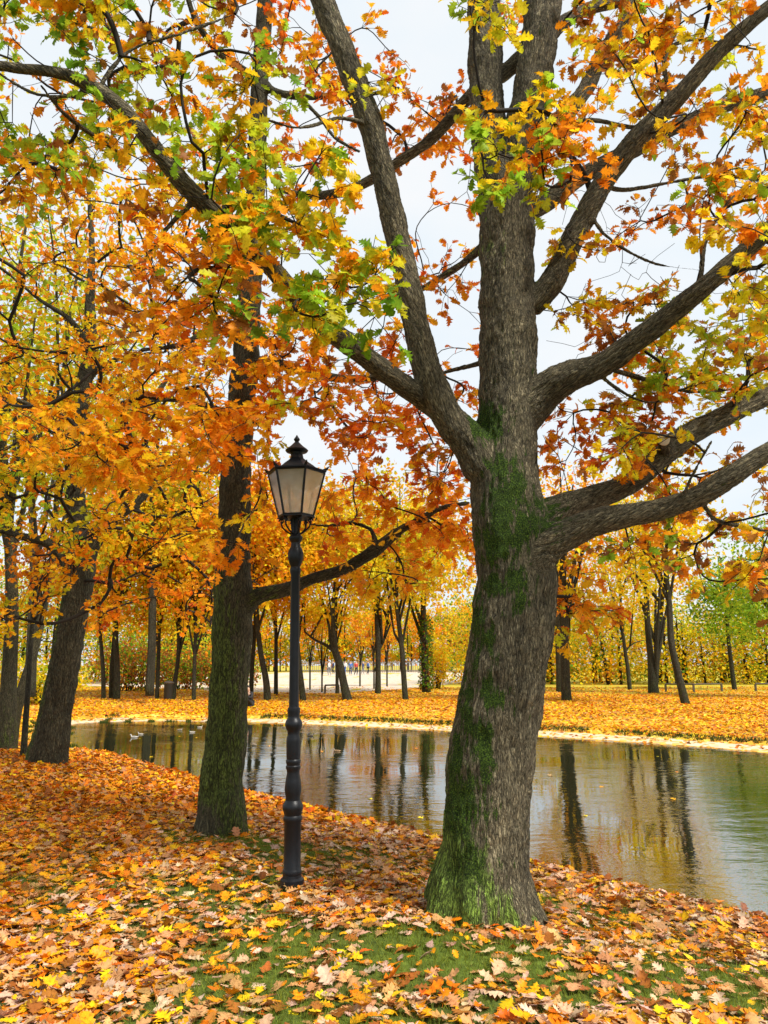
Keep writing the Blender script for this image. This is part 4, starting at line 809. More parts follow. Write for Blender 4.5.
# shrubs beneath the left trees
def shrub(label, c, rx, ry, h, pal, n, leaf, seed, group='shrubs on the far side of the pond'):
    r = np.random.default_rng(seed); z0 = float(terrain(np.array([c[0]]), np.array([c[1]]))[0]); o = empty('shrub', (c[0], c[1], z0), label, 'shrub', group)
    ch = []
    for _ in range(16):
        a_ = r.uniform(0, 6.28); t = np.array([c[0]+math.cos(a_)*rx*.7*r.random()**.5, c[1]+math.sin(a_)*ry*.7*r.random(), z0+h*r.uniform(.5, .85)]); b0 = np.array([c[0]+r.uniform(-.3, .3)*rx, c[1], z0-.05]); m_ = (t+b0)/2+r.normal(0, .1, 3)
        q = resample4(catmull(np.array([[*b0, .03], [*m_, .02], [*t, .006]]), 4), .3); ch.append((q[:, :3], q[:, 3]))
    V, Fc, Bk = tubes(ch, lambda q: 5); link_mesh('stem', build_mesh('stem', V, Fc, True), M_twig, o)
    d = unit(r.normal(0, 1, (n, 3))); q = d*(r.random((n, 1))**.35); lump = .7+.6*vnoise(d*2.5+seed); pos = q*lump[:, None]*np.array([rx, ry, h*.52])+np.array([c[0], c[1], z0+h*.5]); pos = pos[pos[:, 2] > z0+.03]; n = len(pos)
    leaves('foliage', pos, r.normal(0, 1, (n, 3)), r.normal(0, .7, (n, 3))+np.array([0, -.2, .7]), leaf*r.uniform(.6, 1.3, n), vary(pick(pal, r, n), r), T_far, M_leaf, o)
Pdk = {'g': 2, 'b': 3, 'yg': .7, 'o': .7}
for a in [('round dark green bush behind the trio of trunks across the pond', (-14.5, 44), 2.6, 1.6, 3.2, Pdk, 2600, .2, 1), ('wide dark green bush left of the litter bin across the pond', (-12.2, 47), 2.4, 1.6, 2.6, Pdk, 2400, .2, 2),
          ('low yellow-green bush between the leaning trunk and the sapling at left', (-15.2, 33), 2.4, 1.4, 1.9, {'yg': 3, 'y': 3, 'gg': 1}, 2600, .17, 3), ('dark bush right of the litter bin across the pond', (-10.2, 49), 2.4, 1.6, 2.4, Pdk, 2200, .2, 4),
          ('yellow-leaved bush next to the ivy-cloaked trunk', (3.4, 49), .9, .8, 3.0, {'y': 3, 'oy': 2, 'yg': 2}, 1500, .18, 5)]: shrub(*a)

# woodland that reads as one mass
def wood_mass(name, x0, x1, y0, y1, n_tr, n_lf, zt, pal, leaf, seed, low=.2):
    r = np.random.default_rng(seed); Vs, Qs, off = [], [], 0; ch = []
    tx = r.uniform(x0, x1, n_tr); ty = r.uniform(y0, y1, n_tr)
    for a, b_ in zip(tx, ty):
        z0 = float(terrain(np.array([a]), np.array([b_]))[0]); h = zt*r.uniform(.6, .9); q = np.array([[a, b_, z0-.2], [a+r.normal(0, .2), b_, z0+h*.5], [a+r.normal(0, .5), b_, z0+h]]); ch.append((q, np.array([.15, .11, .03])*r.uniform(.6, 1.3)))
        for _ in range(4):
            hh = r.uniform(.25, .8)*h; e = np.array([a+r.normal(0, 1.4), b_+r.normal(0, 1), z0+hh+r.uniform(.2, 1.6)]); ch.append((np.array([[a, b_, z0+hh], (np.array([a, b_, z0+hh])+e)/2+r.normal(0, .1, 3), e]), np.array([.05, .035, .012])))
    V, Fc, Bk = tubes(ch, lambda q: 6 if q > .06 else 4)
    nc = n_lf//26; cx = r.uniform(x0-1, x1+1, nc); cy = r.uniform(y0-.6, y1, nc); cz = low+(zt-low)*r.beta(1.1, 1.25, nc); cz *= .75+.4*n2(cx, cy, .22, 3.); cz = cz+terrain(cx, cy)
    base_c = pick(pal, r, nc); pos = np.stack([cx, cy, cz], 1)[:, None]+r.normal(0, 1, (nc, 26, 3))*np.array([.6, .5, .4]); pos = pos.reshape(-1, 3); n = len(pos)
    col = np.repeat(base_c*(1+r.uniform(-.3, .25, (nc, 1))), 26, 0); d = unit(r.normal(0, 1, (n, 3))); nn = unit(r.normal(0, .8, (n, 3))+np.array([0, 0, .6])); s = unit(np.cross(d, nn)); n2_ = np.cross(s, d); tv = T_far[0][0]; sz = leaf*r.uniform(.6, 1.3, n)
    Bm = np.stack([s, d, n2_], 1); v = (tv[None]*sz[:, None, None])@Bm+pos[:, None]; v = v.reshape(-1, 3); nv0 = len(V)
    col = np.repeat(vary(col, r), 4, 0); allV = np.concatenate([V, v]); C4 = np.concatenate([np.tile([.045, .036, .022, 1], (nv0, 1)), np.concatenate([col, np.ones((len(col), 1))], 1)])
    fcl = (np.arange(n)*4)[:, None]+np.arange(4)[None]+nv0; Fl = [np.concatenate([Fc[0], fcl])]+Fc[1:]
    me = build_mesh(name, allV, Fl, False, {'leaf_col': C4}); o = link_mesh(name, me, M_leaf); tag(o, kind='stuff'); return o
o = wood_mass('woodland', 6.5, 46, 56, 66, 60, 64000, 6.8, {'y': 4, 'yg': 3, 'oy': 2, 'g': 1.4, 'b': .6}, .24, 91); tag(o, 'dense strip of yellow and green woodland behind the right lawn', 'woodland')
o = wood_mass('woodland', -52, -15.5, 58, 70, 55, 56000, 10.5, {'y': 3, 'yg': 3, 'oy': 2, 'g': 2, 'gg': 1.5, 'o': 1}, .26, 92); tag(o, 'dark mixed woodland behind the left trees across the pond', 'woodland')
o = wood_mass('woodland', -40, 34, 128, 150, 80, 60000, 13, {'y': 3, 'yg': 3, 'oy': 2, 'o': 2, 'g': 1.5}, .5, 93, low=1.5); tag(o, 'distant belt of trees along the back of the promenade', 'woodland')

# ------------------------------------------------------------------ fallen leaves
rl = np.random.default_rng(21)
def ground_normal(x, y):
    e = .06; zx = (terrain(x+e, y)-terrain(x-e, y))/(2*e); zy = (terrain(x, y+e)-terrain(x, y-e))/(2*e); return unit(np.stack([-zx, -zy, np.ones_like(zx)], 1))
def litter(name, xs, ys, sd, size, pal, temps, tilt, lift, label, r, sizev=(.6, 1.25)):
    n = len(xs); z = terrain(xs, ys, sd); nor = ground_normal(xs, ys)+r.normal(0, tilt, (n, 3)); a_ = r.uniform(0, 6.28, n); d = np.stack([np.cos(a_), np.sin(a_), np.zeros(n)], 1); d = d-np.sum(d*unit(nor), 1)[:, None]*unit(nor)
    pos = np.stack([xs, ys, z+.008+lift*r.random(n)**1.5], 1)-d*size*.5
    up_ = r.random(n) < .6; nor = np.where(up_[:, None], nor, -nor)
    o = leaves(name, pos, d, nor, size*r.uniform(*sizev, n), vary(pal, r, .30)*np.array([.86, .80, .8]), temps, M_litter, None, .3, 7); tag(o, label, 'leaves', kind='stuff'); return o
def sample(n, x0, x1, y0, y1, r): return r.uniform(x0, x1, n), r.uniform(y0, y1, n)
# near bank, thick
xs, ys = sample(125000, -6.5, 7.5, 2.2, 9.5, rl); sd = pond_sd(xs, ys)
dens = np.clip(1.0-.86*green_mask(xs, ys), .1, 1)*(.55+.45*sstep(.3, .6, n2(xs, ys, 2.0, 4.)))
vis = np.abs(xs) < ys*.56+1.6
treeclear = ((xs-OAKX)**2+(ys-OAKY)**2 > .36**2)
k = (sd > .02) & (rl.random(len(xs)) < dens*.95) & vis & treeclear & ~is_far(xs, ys); xs, ys, sd = xs[k], ys[k], sd[k]
for (bx0, by0, r0, nn_) in ((OAKX, OAKY, .33, 190), (gB[0], YB, .23, 120), (gC[0], YC, .38, 150)):
    aa_ = rl.uniform(0, 6.28, nn_); rr_ = r0+.22*rl.random(nn_)**1.5; xs = np.concatenate([xs, bx0+np.cos(aa_)*rr_]); ys = np.concatenate([ys, by0+np.sin(aa_)*rr_])
sd = pond_sd(xs, ys)
warm = sstep(-.5, -3.5, xs)*sstep(4.5, 6.5, ys)
pal = np.where((rl.random(len(xs)) < warm)[:, None], pick({'o': 3.5, 'oy': 3.5, 't': 3.5, 'b': 1.6, 'y': .8, 'r': .5}, rl, len(xs)), pick({'o': 2.3, 'oy': 2.6, 't': 5, 'p': 3.4, 'b': 2.4, 'y': 1, 'r': .3}, rl, len(xs)))
litter('fallen_leaves', xs, ys, sd, .100, pal, T_flat, .22, .03, 'thick brown, tan and orange oak leaves strewn over the near bank', rl, (.45, 1.4))
# near bank further off
xs, ys = sample(70000, -16, 5, 9.2, 18, rl); sd = pond_sd(xs, ys); k = (sd > .02) & ~is_far(xs, ys) & (np.abs(xs) < ys*.56+2); xs, ys, sd = xs[k], ys[k], sd[k]
pal = pick({'o': 4, 'oy': 3, 't': 2.5, 'b': 1.3, 'r': .7, 'y': .6}, rl, len(xs))
litter('fallen_leaves', xs, ys, sd, .13, pal, T_mid, .28, .03, 'orange leaf carpet round the leaning trunk at the left', rl)
# far bank
xs, ys = sample(230000, -26, 30, 18, 52, rl); sd = pond_sd(xs, ys); pr_y = np.interp(xs, [q[0] for q in pq], [q[1] for q in pq])
pden = np.where(sd < 1.02, .22, 1.)*np.where(ys > pr_y, .05, 1.)*(.45+.55*sstep(.35, .6, n2(xs, ys, .35, 2.)))
pden = pden*np.where((xs > 3) & (ys > 38+2*n2(xs, ys, .5)), .3, 1.)
k = (sd > .05) & is_far(xs, ys) & (np.abs(xs) < ys*.56+3) & (rl.random(len(xs)) < pden); xs, ys, sd = xs[k], ys[k], sd[k]
pal = pick({'oy': 4, 'y': 4.5, 'o': 2.4, 't': 1.5, 'b': .8}, rl, len(xs))
litter('fallen_leaves', xs, ys, sd, .145, pal, T_far, .3, .03, 'golden yellow leaf carpet covering the lawn beyond the pond', rl)
# leaves floating by the shores
xs, ys = sample(40000, -9, 14, 4, 28, rl); sd = pond_sd(xs, ys); prob = np.where(sd > -.18, .4, .003)*np.where(sd < -.02, 1, 0); k = rl.random(len(xs)) < prob; xs, ys = xs[k], ys[k]; n = len(xs); a_ = rl.uniform(0, 6.28, n)
o = leaves('floating_leaves', np.stack([xs, ys, np.full(n, WZ+.016)], 1), np.stack([np.cos(a_), np.sin(a_), 0*a_], 1), np.array([0, 0, 1.])+rl.normal(0, .04, (n, 3)), .1*rl.uniform(.6, 1.2, n), vary(pick({'o': 2, 'oy': 2, 'y': 2, 't': 1}, rl, n), rl), T_mid, M_litter); tag(o, 'scattered leaves floating on the pond near its banks', 'leaves', kind='stuff')
# grass blades between the leaves
xs, ys = sample(330000, -5.5, 6.5, 2.4, 9.4, rl); gm = green_mask(xs, ys); sd0 = (np.abs(xs) < ys*.56+1) & (rl.random(len(xs)) < np.clip(gm, 0, 1)*.9+.05); xs, ys = xs[sd0], ys[sd0]; sd = pond_sd(xs, ys); k = sd > .03; xs, ys, sd = xs[k], ys[k], sd[k]
n = len(xs); z = terrain(xs, ys, sd); a_ = rl.uniform(0, 6.28, n); h = rl.uniform(.02, .05, n)*(1+.5*n2(xs, ys, 2.)); ln = rl.uniform(.2, 1.1, n)*h; w = .0022
bx_, by_ = np.cos(a_), np.sin(a_); la = rl.uniform(0, 6.28, n)
v0 = np.stack([xs-bx_*w, ys-by_*w, z-.004], 1); v1 = np.stack([xs+bx_*w, ys+by_*w, z-.004], 1); v2 = np.stack([xs+np.cos(la)*ln, ys+np.sin(la)*ln, z+h], 1)
cg = np.repeat(vary(np.array([(.18, .22, .022)])*np.ones((n, 1))*(.7+.7*rl.random((n, 1))), rl, .3), 3, 0)
me = build_mesh('grass', np.stack([v0, v1, v2], 1).reshape(-1, 3), np.arange(3*n).reshape(n, 3), False, {'leaf_col': np.concatenate([cg, np.ones((3*n, 1))], 1)})
o = link_mesh('grass', me, M_grass); tag(o, 'short green grass showing between the fallen leaves on the near bank', 'grass', kind='stuff')
# dark grassy lip along the far lawn
fe = resample(fs, .03); t = np.gradient(fe, axis=0); t /= np.linalg.norm(t, axis=1)[:, None]; nn = np.stack([-t[:, 1], t[:, 0]], 1)
n = len(fe)*7; ii = rl.integers(0, len(fe), n); off = 1.02+rl.uniform(-.03, .16, n); xs = fe[ii, 0]+nn[ii, 0]*off; ys = fe[ii, 1]+nn[ii, 1]*off; kk = n2(xs, ys, .8, 6.) > .25; xs, ys = xs[kk], ys[kk]; n = len(xs); z = terrain(xs, ys); h = rl.uniform(.04, .13, n); la = rl.uniform(0, 6.28, n); w = .012
v0 = np.stack([xs-w, ys, z-.01], 1); v1 = np.stack([xs+w, ys, z-.01], 1); v2 = np.stack([xs+np.cos(la)*h*.5, ys+np.sin(la)*h*.5, z+h], 1)
cg = np.repeat(vary(np.array([(.06, .09, .012)])*np.ones((n, 1))*(.6+.8*rl.random((n, 1))), rl, .3), 3, 0)
o = link_mesh('grass', build_mesh('grass', np.stack([v0, v1, v2], 1).reshape(-1, 3), np.arange(3*n).reshape(n, 3), False, {'leaf_col': np.concatenate([cg, np.ones((3*n, 1))], 1)}), M_grass); tag(o, 'dark fringe of grass edging the lawn above the shore path', 'grass', kind='stuff')
#PART3
# ------------------------------------------------------------------ street lamp
M_iron = simple('painted_iron', (.005, .006, .008), .42, 0, .32, bump=.25, bscale=90, var=.3)
m, nt, out = newmat('lantern_glass'); L = nt.links
d = N(nt, 'BsdfDiffuse'); tcg = N(nt, 'TexCoord'); ng = N(nt, 'TexNoise', i_Scale=14., i_Detail=4.); L.new(tcg.outputs['Object'], ng.inputs['Vector']); rg = ramp(nt, [(.3, (.82, .68, .56)), (.7, (.93, .84, .74))]); L.new(ng.outputs['Fac'], rg.inputs['Fac']); L.new(rg.outputs[0], d.inputs['Color'])
tl = N(nt, 'BsdfTranslucent'); L.new(rg.outputs[0], tl.inputs['Color']); tp = N(nt, 'BsdfTransparent'); gl = N(nt, 'BsdfGlossy', i_Roughness=.08)
m1 = N(nt, 'MixShader', i_Fac=.55); L.new(d.outputs[0], m1.inputs[1]); L.new(tl.outputs[0], m1.inputs[2]); m2 = N(nt, 'MixShader', i_Fac=.6); L.new(m1.outputs[0], m2.inputs[1]); L.new(tp.outputs[0], m2.inputs[2]); m3 = N(nt, 'MixShader', i_Fac=.08); L.new(m2.outputs[0], m3.inputs[1]); L.new(gl.outputs[0], m3.inputs[2]); L.new(m3.outputs[0], out.inputs[0]); M_glass = m
M_white = simple('reflector_enamel', (.75, .72, .66), .4)
gL = G(292, 892); YL = gL[1]+.1; LX = P(292, 885, YL)[0]
lamp = empty('street_lamp', (LX, YL, gL[2]), 'tall black cast iron street lamp with six-sided lantern standing among the fallen leaves', 'street lamp'); LAMP_TILT = -R(.75)
def zpx(py): return P(292, py, YL)[2]
kpx = lambda py: depth(P(292, py, YL))/F/2
def lathe(prof, k=32, flute=None, rot=0.):
    V = []; n = len(prof)
    for (r_, z) in prof:
        for i in range(k):
            a_ = 2*math.pi*i/k+rot; rr = r_
            if flute and flute[0] < z < flute[1]: rr = r_*(1-.17*(math.cos(a_*flute[2]) > .35))
            V.append((LX+rr*math.cos(a_), YL+rr*math.sin(a_), z))
    Q = [[j*k+i, j*k+(i+1) % k, (j+1)*k+(i+1) % k, (j+1)*k+i] for j in range(n-1) for i in range(k)]
    V += [(LX, YL, prof[0][1]), (LX, YL, prof[-1][1])]; T3 = [[n*k, (i+1) % k, i] for i in range(k)]+[[n*k+1, (n-1)*k+i, (n-1)*k+(i+1) % k] for i in range(k)]
    return np.array(V), [np.array(Q), np.array(T3)]
def sm_mesh(name, VF, mat, parent, smooth=True):
    me = build_mesh(name, VF[0], VF[1], smooth)
    o = link_mesh(name, me, mat, parent)
    if smooth:
        try: me.set_sharp_from_angle(angle=R(38))
        except Exception: pass
    return o
def prof(lst): return [(w*kpx(y), zpx(y)) for y, w in lst]
pb = [(900, 25), (889, 25), (879, 24), (877, 19), (873, 18)]
base_o = sm_mesh('base', lathe(prof(pb), 12, rot=.2), M_iron, lamp)
sm_mesh('pedestal', lathe(prof([(874, 18.5), (872, 19.5), (869, 18), (868, 17), (822, 16.6), (820, 18.5), (817, 19), (815, 17), (812, 18), (809, 20.5), (805, 20.5), (802, 17), (800, 15)]), 96, (zpx(866), zpx(824), 8)), M_iron, lamp)
sm_mesh('column', lathe(prof([(802, 15), (797, 14.5), (794, 15.5), (789, 17), (780, 15), (773, 12.5), (770, 13), (768, 14.8), (766, 14.8), (765, 13.2), (762, 14.8), (760, 14.8), (759, 13.4), (757, 14), (741, 14.4), (738, 14), (735, 12.2), (731, 12.4), (728, 15.8), (725, 17.2), (723, 17.2), (720, 15), (718, 12), (716, 11.8), (712, 12.6), (710, 12.8), (708, 12.4), (707, 10.2), (706, 10)]), 96, (zpx(757), zpx(741), 8)), M_iron, lamp)
sm_mesh('pole', lathe(prof([(708, 10), (640, 9.6), (575, 9.2), (572, 11), (569, 11), (567, 9.4), (562, 13.5), (558, 15.5), (553, 15.5), (549, 13), (547, 10), (543, 9), (541, 11.5), (539, 13.5), (537, 13.5), (535, 10), (533, 9)]), 32), M_iron, lamp)
# small studs round the pedestal and collars of the shaft
def tube_obj(name, pts, rad, parent, mat=M_iron, k=8):
    chs = [(np.array(p), np.full(len(p), rad) if np.isscalar(rad) else np.array(rad)) for p in pts]; V, Fc, _ = tubes(chs, lambda q: k); return sm_mesh(name, (V, Fc), mat, parent)
# lantern
zb, zt = zpx(516.5), zpx(474); Rb, Rt = 35*kpx(516), 57*kpx(474); ro = R(-38+180)   # corner angles: 0 = +x
def hexv(r_, z, off=0.): return [np.array([LX+r_*math.sin(R(a_)+off), YL-r_*math.cos(R(a_)+off), z]) for a_ in (-36, 24, 84, 144, 204, 264)]
lan = bpy.data.objects.new('lantern', None); COL.objects.link(lan); lan.parent = lamp; lan.location = (0, 0, zb-gL[2]); 
hb, ht = hexv(Rb, zb), hexv(Rt, zt)
def bar(a, b, r_): return [a, (a+b)/2, b]
tube_obj('frame', [bar(hb[i], ht[i], 0) for i in range(6)]+[bar(hb[i], hb[(i+1) % 6], 0) for i in range(6)]+[bar(ht[i], ht[(i+1) % 6], 0) for i in range(6)], .0105, lan, k=6)
for i in range(6):
    a, b, c_, d_ = hb[i], hb[(i+1) % 6], ht[(i+1) % 6], ht[i]; cc = (a+b+c_+d_)/4; q = [cc+(v-cc)*.97 for v in (a, b, c_, d_)]; nrm = unit(np.cross(q[1]-q[0], q[3]-q[0]))*.004
    V = np.array([v+nrm*.5 for v in q]+[v-nrm*.5 for v in q]); fc = np.array([[0, 1, 2, 3], [7, 6, 5, 4], [0, 4, 5, 1], [1, 5, 6, 2], [2, 6, 7, 3], [3, 7, 4, 0]])
    link_mesh('pane', build_mesh('pane', V, fc, False), M_glass, lan)
def hexloft(rz, lobes=False):
    V = []; 
    for r_, z in rz: V += hexv(r_, z)
    n = len(rz); Q = [[j*6+i, j*6+(i+1) % 6, (j+1)*6+(i+1) % 6, (j+1)*6+i] for j in range(n-1) for i in range(6)]; H = [[5, 4, 3, 2, 1, 0], [(n-1)*6+i for i in range(6)]]; return np.array(V), [np.array(Q), np.array(H)]
K = kpx(465)
z_ = zpx
sm_mesh('floor_plate', hexloft([(Rb*1.10, zb-.006), (Rb*1.12, zb-.014), (Rb*.9, zb-.02), (Rb*.3, zb-.024)]), M_iron, lan, False)
roof = sm_mesh('roof', hexloft([(Rt*1.0, zt+.004), (Rt*1.07, zt+.008), (Rt*1.07, zt+.02), (44*K, z_(470)), (34*K, z_(466)), (24*K, z_(462.5)), (14*K, z_(458.5)), (12*K, z_(454)), (13*K, z_(452))]), M_iron, lan, False)
# crested corners of the roof
for i, v in enumerate(hexv(Rt*1.06, zt+.02)):
    ou = unit(v-np.array([LX, YL, v[2]])); sd_ = np.cross(ou, [0, 0, 1.])
    pts = np.array([v-ou*.03, v+ou*.004+np.array([0, 0, .012]), v+ou*.022+np.array([0, 0, .034])]); tube_obj('corner_finial', [pts], [.012, .013, .004], roof, k=6)
sm_mesh('chimney', lathe([(12*K, z_(455)), (13*K, z_(453)), (21*K, z_(452)), (23*K, z_(450.5)), (21*K, z_(449.5)), (13*K, z_(446.5)), (8*K, z_(444)), (4*K, z_(442))], 24), M_iron, roof)
sm_mesh('finial', lathe([(2.5*K, z_(443)), (4*K, z_(441.5)), (6*K, z_(440)), (6*K, z_(439)), (3.5*K, z_(437.5)), (.6*K, z_(435))], 16), M_iron, roof)
sm_mesh('inner_hood', hexloft([(Rt*.80, zt-.105), (Rt*.86, zt-.10), (Rt*.93, zt-.002), (Rt*.5, zt-.001)]), M_iron, lan, False)
bulb = sm_mesh('reflector', lathe([(.012, zt-.20), (.028, zt-.17), (.045, zt-.13), (.055, zt-.09)], 20), M_white, lan)
# cradle of scrolled bars that carries the lantern
cr = []
for a_ in (-36, 24, 84, 144, 204, 264):
    s_, c0 = math.sin(R(a_)), -math.cos(R(a_)); pts = [(.020, z_(535)), (.07, z_(532)), (.115, z_(527)), (.128, z_(521)), (.118, z_(517.5))]; cr.append(catmull(np.array([[LX+r_*s_, YL+r_*c0, z] for r_, z in pts]), 5))
    pts = [(.03, z_(536)), (.028, z_(528)), (.045, z_(519))]; cr.append(catmull(np.array([[LX+r_*s_, YL+r_*c0, z] for r_, z in pts]), 4))
    curl = [(.128+.018*math.cos(t), z_(521)+.018*math.sin(t)) for t in np.linspace(0, 4.6, 9)]; cr.append(np.array([[LX+r_*s_, YL+r_*c0, z] for r_, z in curl]))
tube_obj('cradle', cr, .0075, lamp, k=6)
sm_mesh('spigot', lathe([(.022, z_(536)), (.018, z_(530)), (.02, z_(524)), (.03, z_(519))], 16), M_iron, lamp)

lamp.rotation_euler = (0, LAMP_TILT, 0)
# ------------------------------------------------------------------ ducks and gull-pale birds on the water
def duck(label, px, py, L_, rz, body_c, head_c, seed, wing_c=None):
    p = Pz(px, py, WZ); o = empty('duck', (p[0], p[1], WZ+.012), label, 'duck', 'ducks swimming on the pond'); c, s = math.cos(rz), math.sin(rz)
    def place(v): v = np.array(v)*L_/.5; return np.stack([p[0]+v[:, 0]*c-v[:, 1]*s, p[1]+v[:, 0]*s+v[:, 1]*c, WZ+.012+v[:, 2]], 1)
    # body and neck as one lofted surface, tail to bill root
    sp = [(-.30, 0, .075, .004, .004), (-.25, 0, .06, .04, .02), (-.17, 0, .045, .08, .055), (-.05, 0, .04, .10, .075), (.07, 0, .04, .095, .075), (.15, 0, .055, .07, .065), (.185, 0, .10, .04, .04), (.20, 0, .145, .03, .032), (.215, 0, .185, .034, .034), (.245, 0, .20, .036, .034), (.275, 0, .195, .024, .022), (.285, 0, .19, .012, .010)]
    k = 12; V = []
    for i, (x, y, z, ry, rz_) in enumerate(sp):
        a0 = np.array(sp[max(0, i-1)][:3]); a1 = np.array(sp[min(len(sp)-1, i+1)][:3]); t = unit(a1-a0); nz_ = np.cross(t, [0, 1, 0]); nz_ = -nz_ if nz_[2] < 0 and abs(t[2]) < .9 else nz_
        if t[2] > .5: nz_ = np.array([-t[2], 0, t[0]])
        for j in range(k): a_ = 2*math.pi*j/k; V.append(np.array([x, y, z])+np.array([0, 1, 0])*ry*math.cos(a_)+nz_*rz_*math.sin(a_))
    n = len(sp); Q = [[j*k+i, j*k+(i+1) % k, (j+1)*k+(i+1) % k, (j+1)*k+i] for j in range(n-1) for i in range(k)]; V = np.array(V); V2 = place(V); colv = np.where((V[:, 2] > .11)[:, None] & (V[:, 0] > .15)[:, None], np.array(head_c), np.array(body_c))
    caps = [np.array([[i for i in range(k)][::-1], [(n-1)*k+i for i in range(k)]])]
    link_mesh('body', build_mesh('body', V2, [np.array(Q)]+caps, True, {'leaf_col': np.concatenate([colv, np.ones((len(V), 1))], 1)}), M_litter, o)
    bl = place([(.275, -.014, .195), (.275, .014, .195), (.33, .012, .183), (.33, -.012, .183), (.275, -.012, .18), (.275, .012, .18), (.33, .011, .178), (.33, -.011, .178)])
    link_mesh('bill', build_mesh('bill', bl, np.array([[0, 1, 2, 3], [7, 6, 5, 4], [0, 4, 5, 1], [1, 5, 6, 2], [2, 6, 7, 3], [3, 7, 4, 0]]), False), M_bill, o)
    for sg in (-1, 1):
        w_ = []
        for i, (x, hw) in enumerate([(-.27, .008), (-.2, .03), (-.08, .045), (.05, .045), (.11, .015)]):
            w_ += [(x, sg*(.085-.3*max(0, -x-.08)), .045+hw*1.2), (x, sg*(.108-.35*max(0, -x-.08)), .05), (x, sg*(.09-.3*max(0, -x-.08)), .05-hw*.6)]
        w_ = np.array(w_); Qw = [[j*3+i, j*3+i+1, (j+1)*3+i+1, (j+1)*3+i] for j in range(4) for i in range(2)]
        link_mesh('wing', build_mesh('wing', place(w_), np.array(Qw), True, {'leaf_col': np.tile([*(wing_c or [c_*.7 for c_ in body_c]), 1], (len(w_), 1))}), M_litter, o)
M_bill = simple('duck_bill', (.55, .38, .05), .5)
wh = (.52, .50, .45); gy_ = (.30, .25, .18); dk = (.10, .08, .06); grn = (.02, .09, .05)
for i, (lab, px, py, L_, rz, bc, hc) in enumerate([
    ('pale duck at the far left of the group, facing left', 134, 738, .62, R(180), wh, wh), ('pale grey duck tucked behind the far-left pale duck', 140.5, 735, .5, R(170), (.55, .52, .46), (.5, .47, .4)),
    ('brown duck left of the algae-covered oak, facing right', 180, 730.5, .5, R(20), gy_, dk), ('pale-flanked duck just left of the algae-covered oak', 192, 733, .5, R(200), (.5, .46, .4), grn), ('light duck farthest from the camera beside the algae-covered oak', 200, 728, .48, R(0), (.55, .5, .42), gy_),
    ('dark duck swimming with a wake between the oak and the lamp post', 254, 746, .5, R(150), gy_, dk), ('small dark duck right of the lamp post trailing ripples', 311, 736.5, .5, R(10), dk, dk), ('brown duck lowest and farthest right of the group', 337, 752, .5, R(170), (.34, .22, .12), gy_), ('tiny brown duck between lamp post and dark duck, close to far shore', 284, 728, .45, R(0), gy_, grn)]): duck(lab, px, py, L_*.34, rz, bc, hc, i)

# ------------------------------------------------------------------ people (small and far)
M_skin = simple('skin', (.55, .34, .24), .6); M_hair = simple('hair', (.03, .02, .015), .7)
def skin_mesh(name, pts, edges, rad, mat, parent, loc, root=0, sub=1):
    me = bpy.data.meshes.new(name); me.from_pydata([tuple(p) for p in pts], edges, []); o = bpy.data.objects.new(name, me); COL.objects.link(o)
    md = o.modifiers.new('s', 'SKIN'); md.use_smooth_shade = True; sv = me.skin_vertices[0].data
    for i, r_ in enumerate(rad): sv[i].radius = (r_, r_) if np.isscalar(r_) else r_
    sv[root].use_root = True; o.modifiers.new('u', 'SUBSURF').levels = sub
    dg = bpy.context.evaluated_depsgraph_get(); m2 = bpy.data.meshes.new_from_object(o.evaluated_get(dg)); bpy.data.objects.remove(o); m2.name = name
    o = bpy.data.objects.new(name, m2); COL.objects.link(o); m2.materials.clear(); m2.materials.append(mat); o.parent = parent; return o
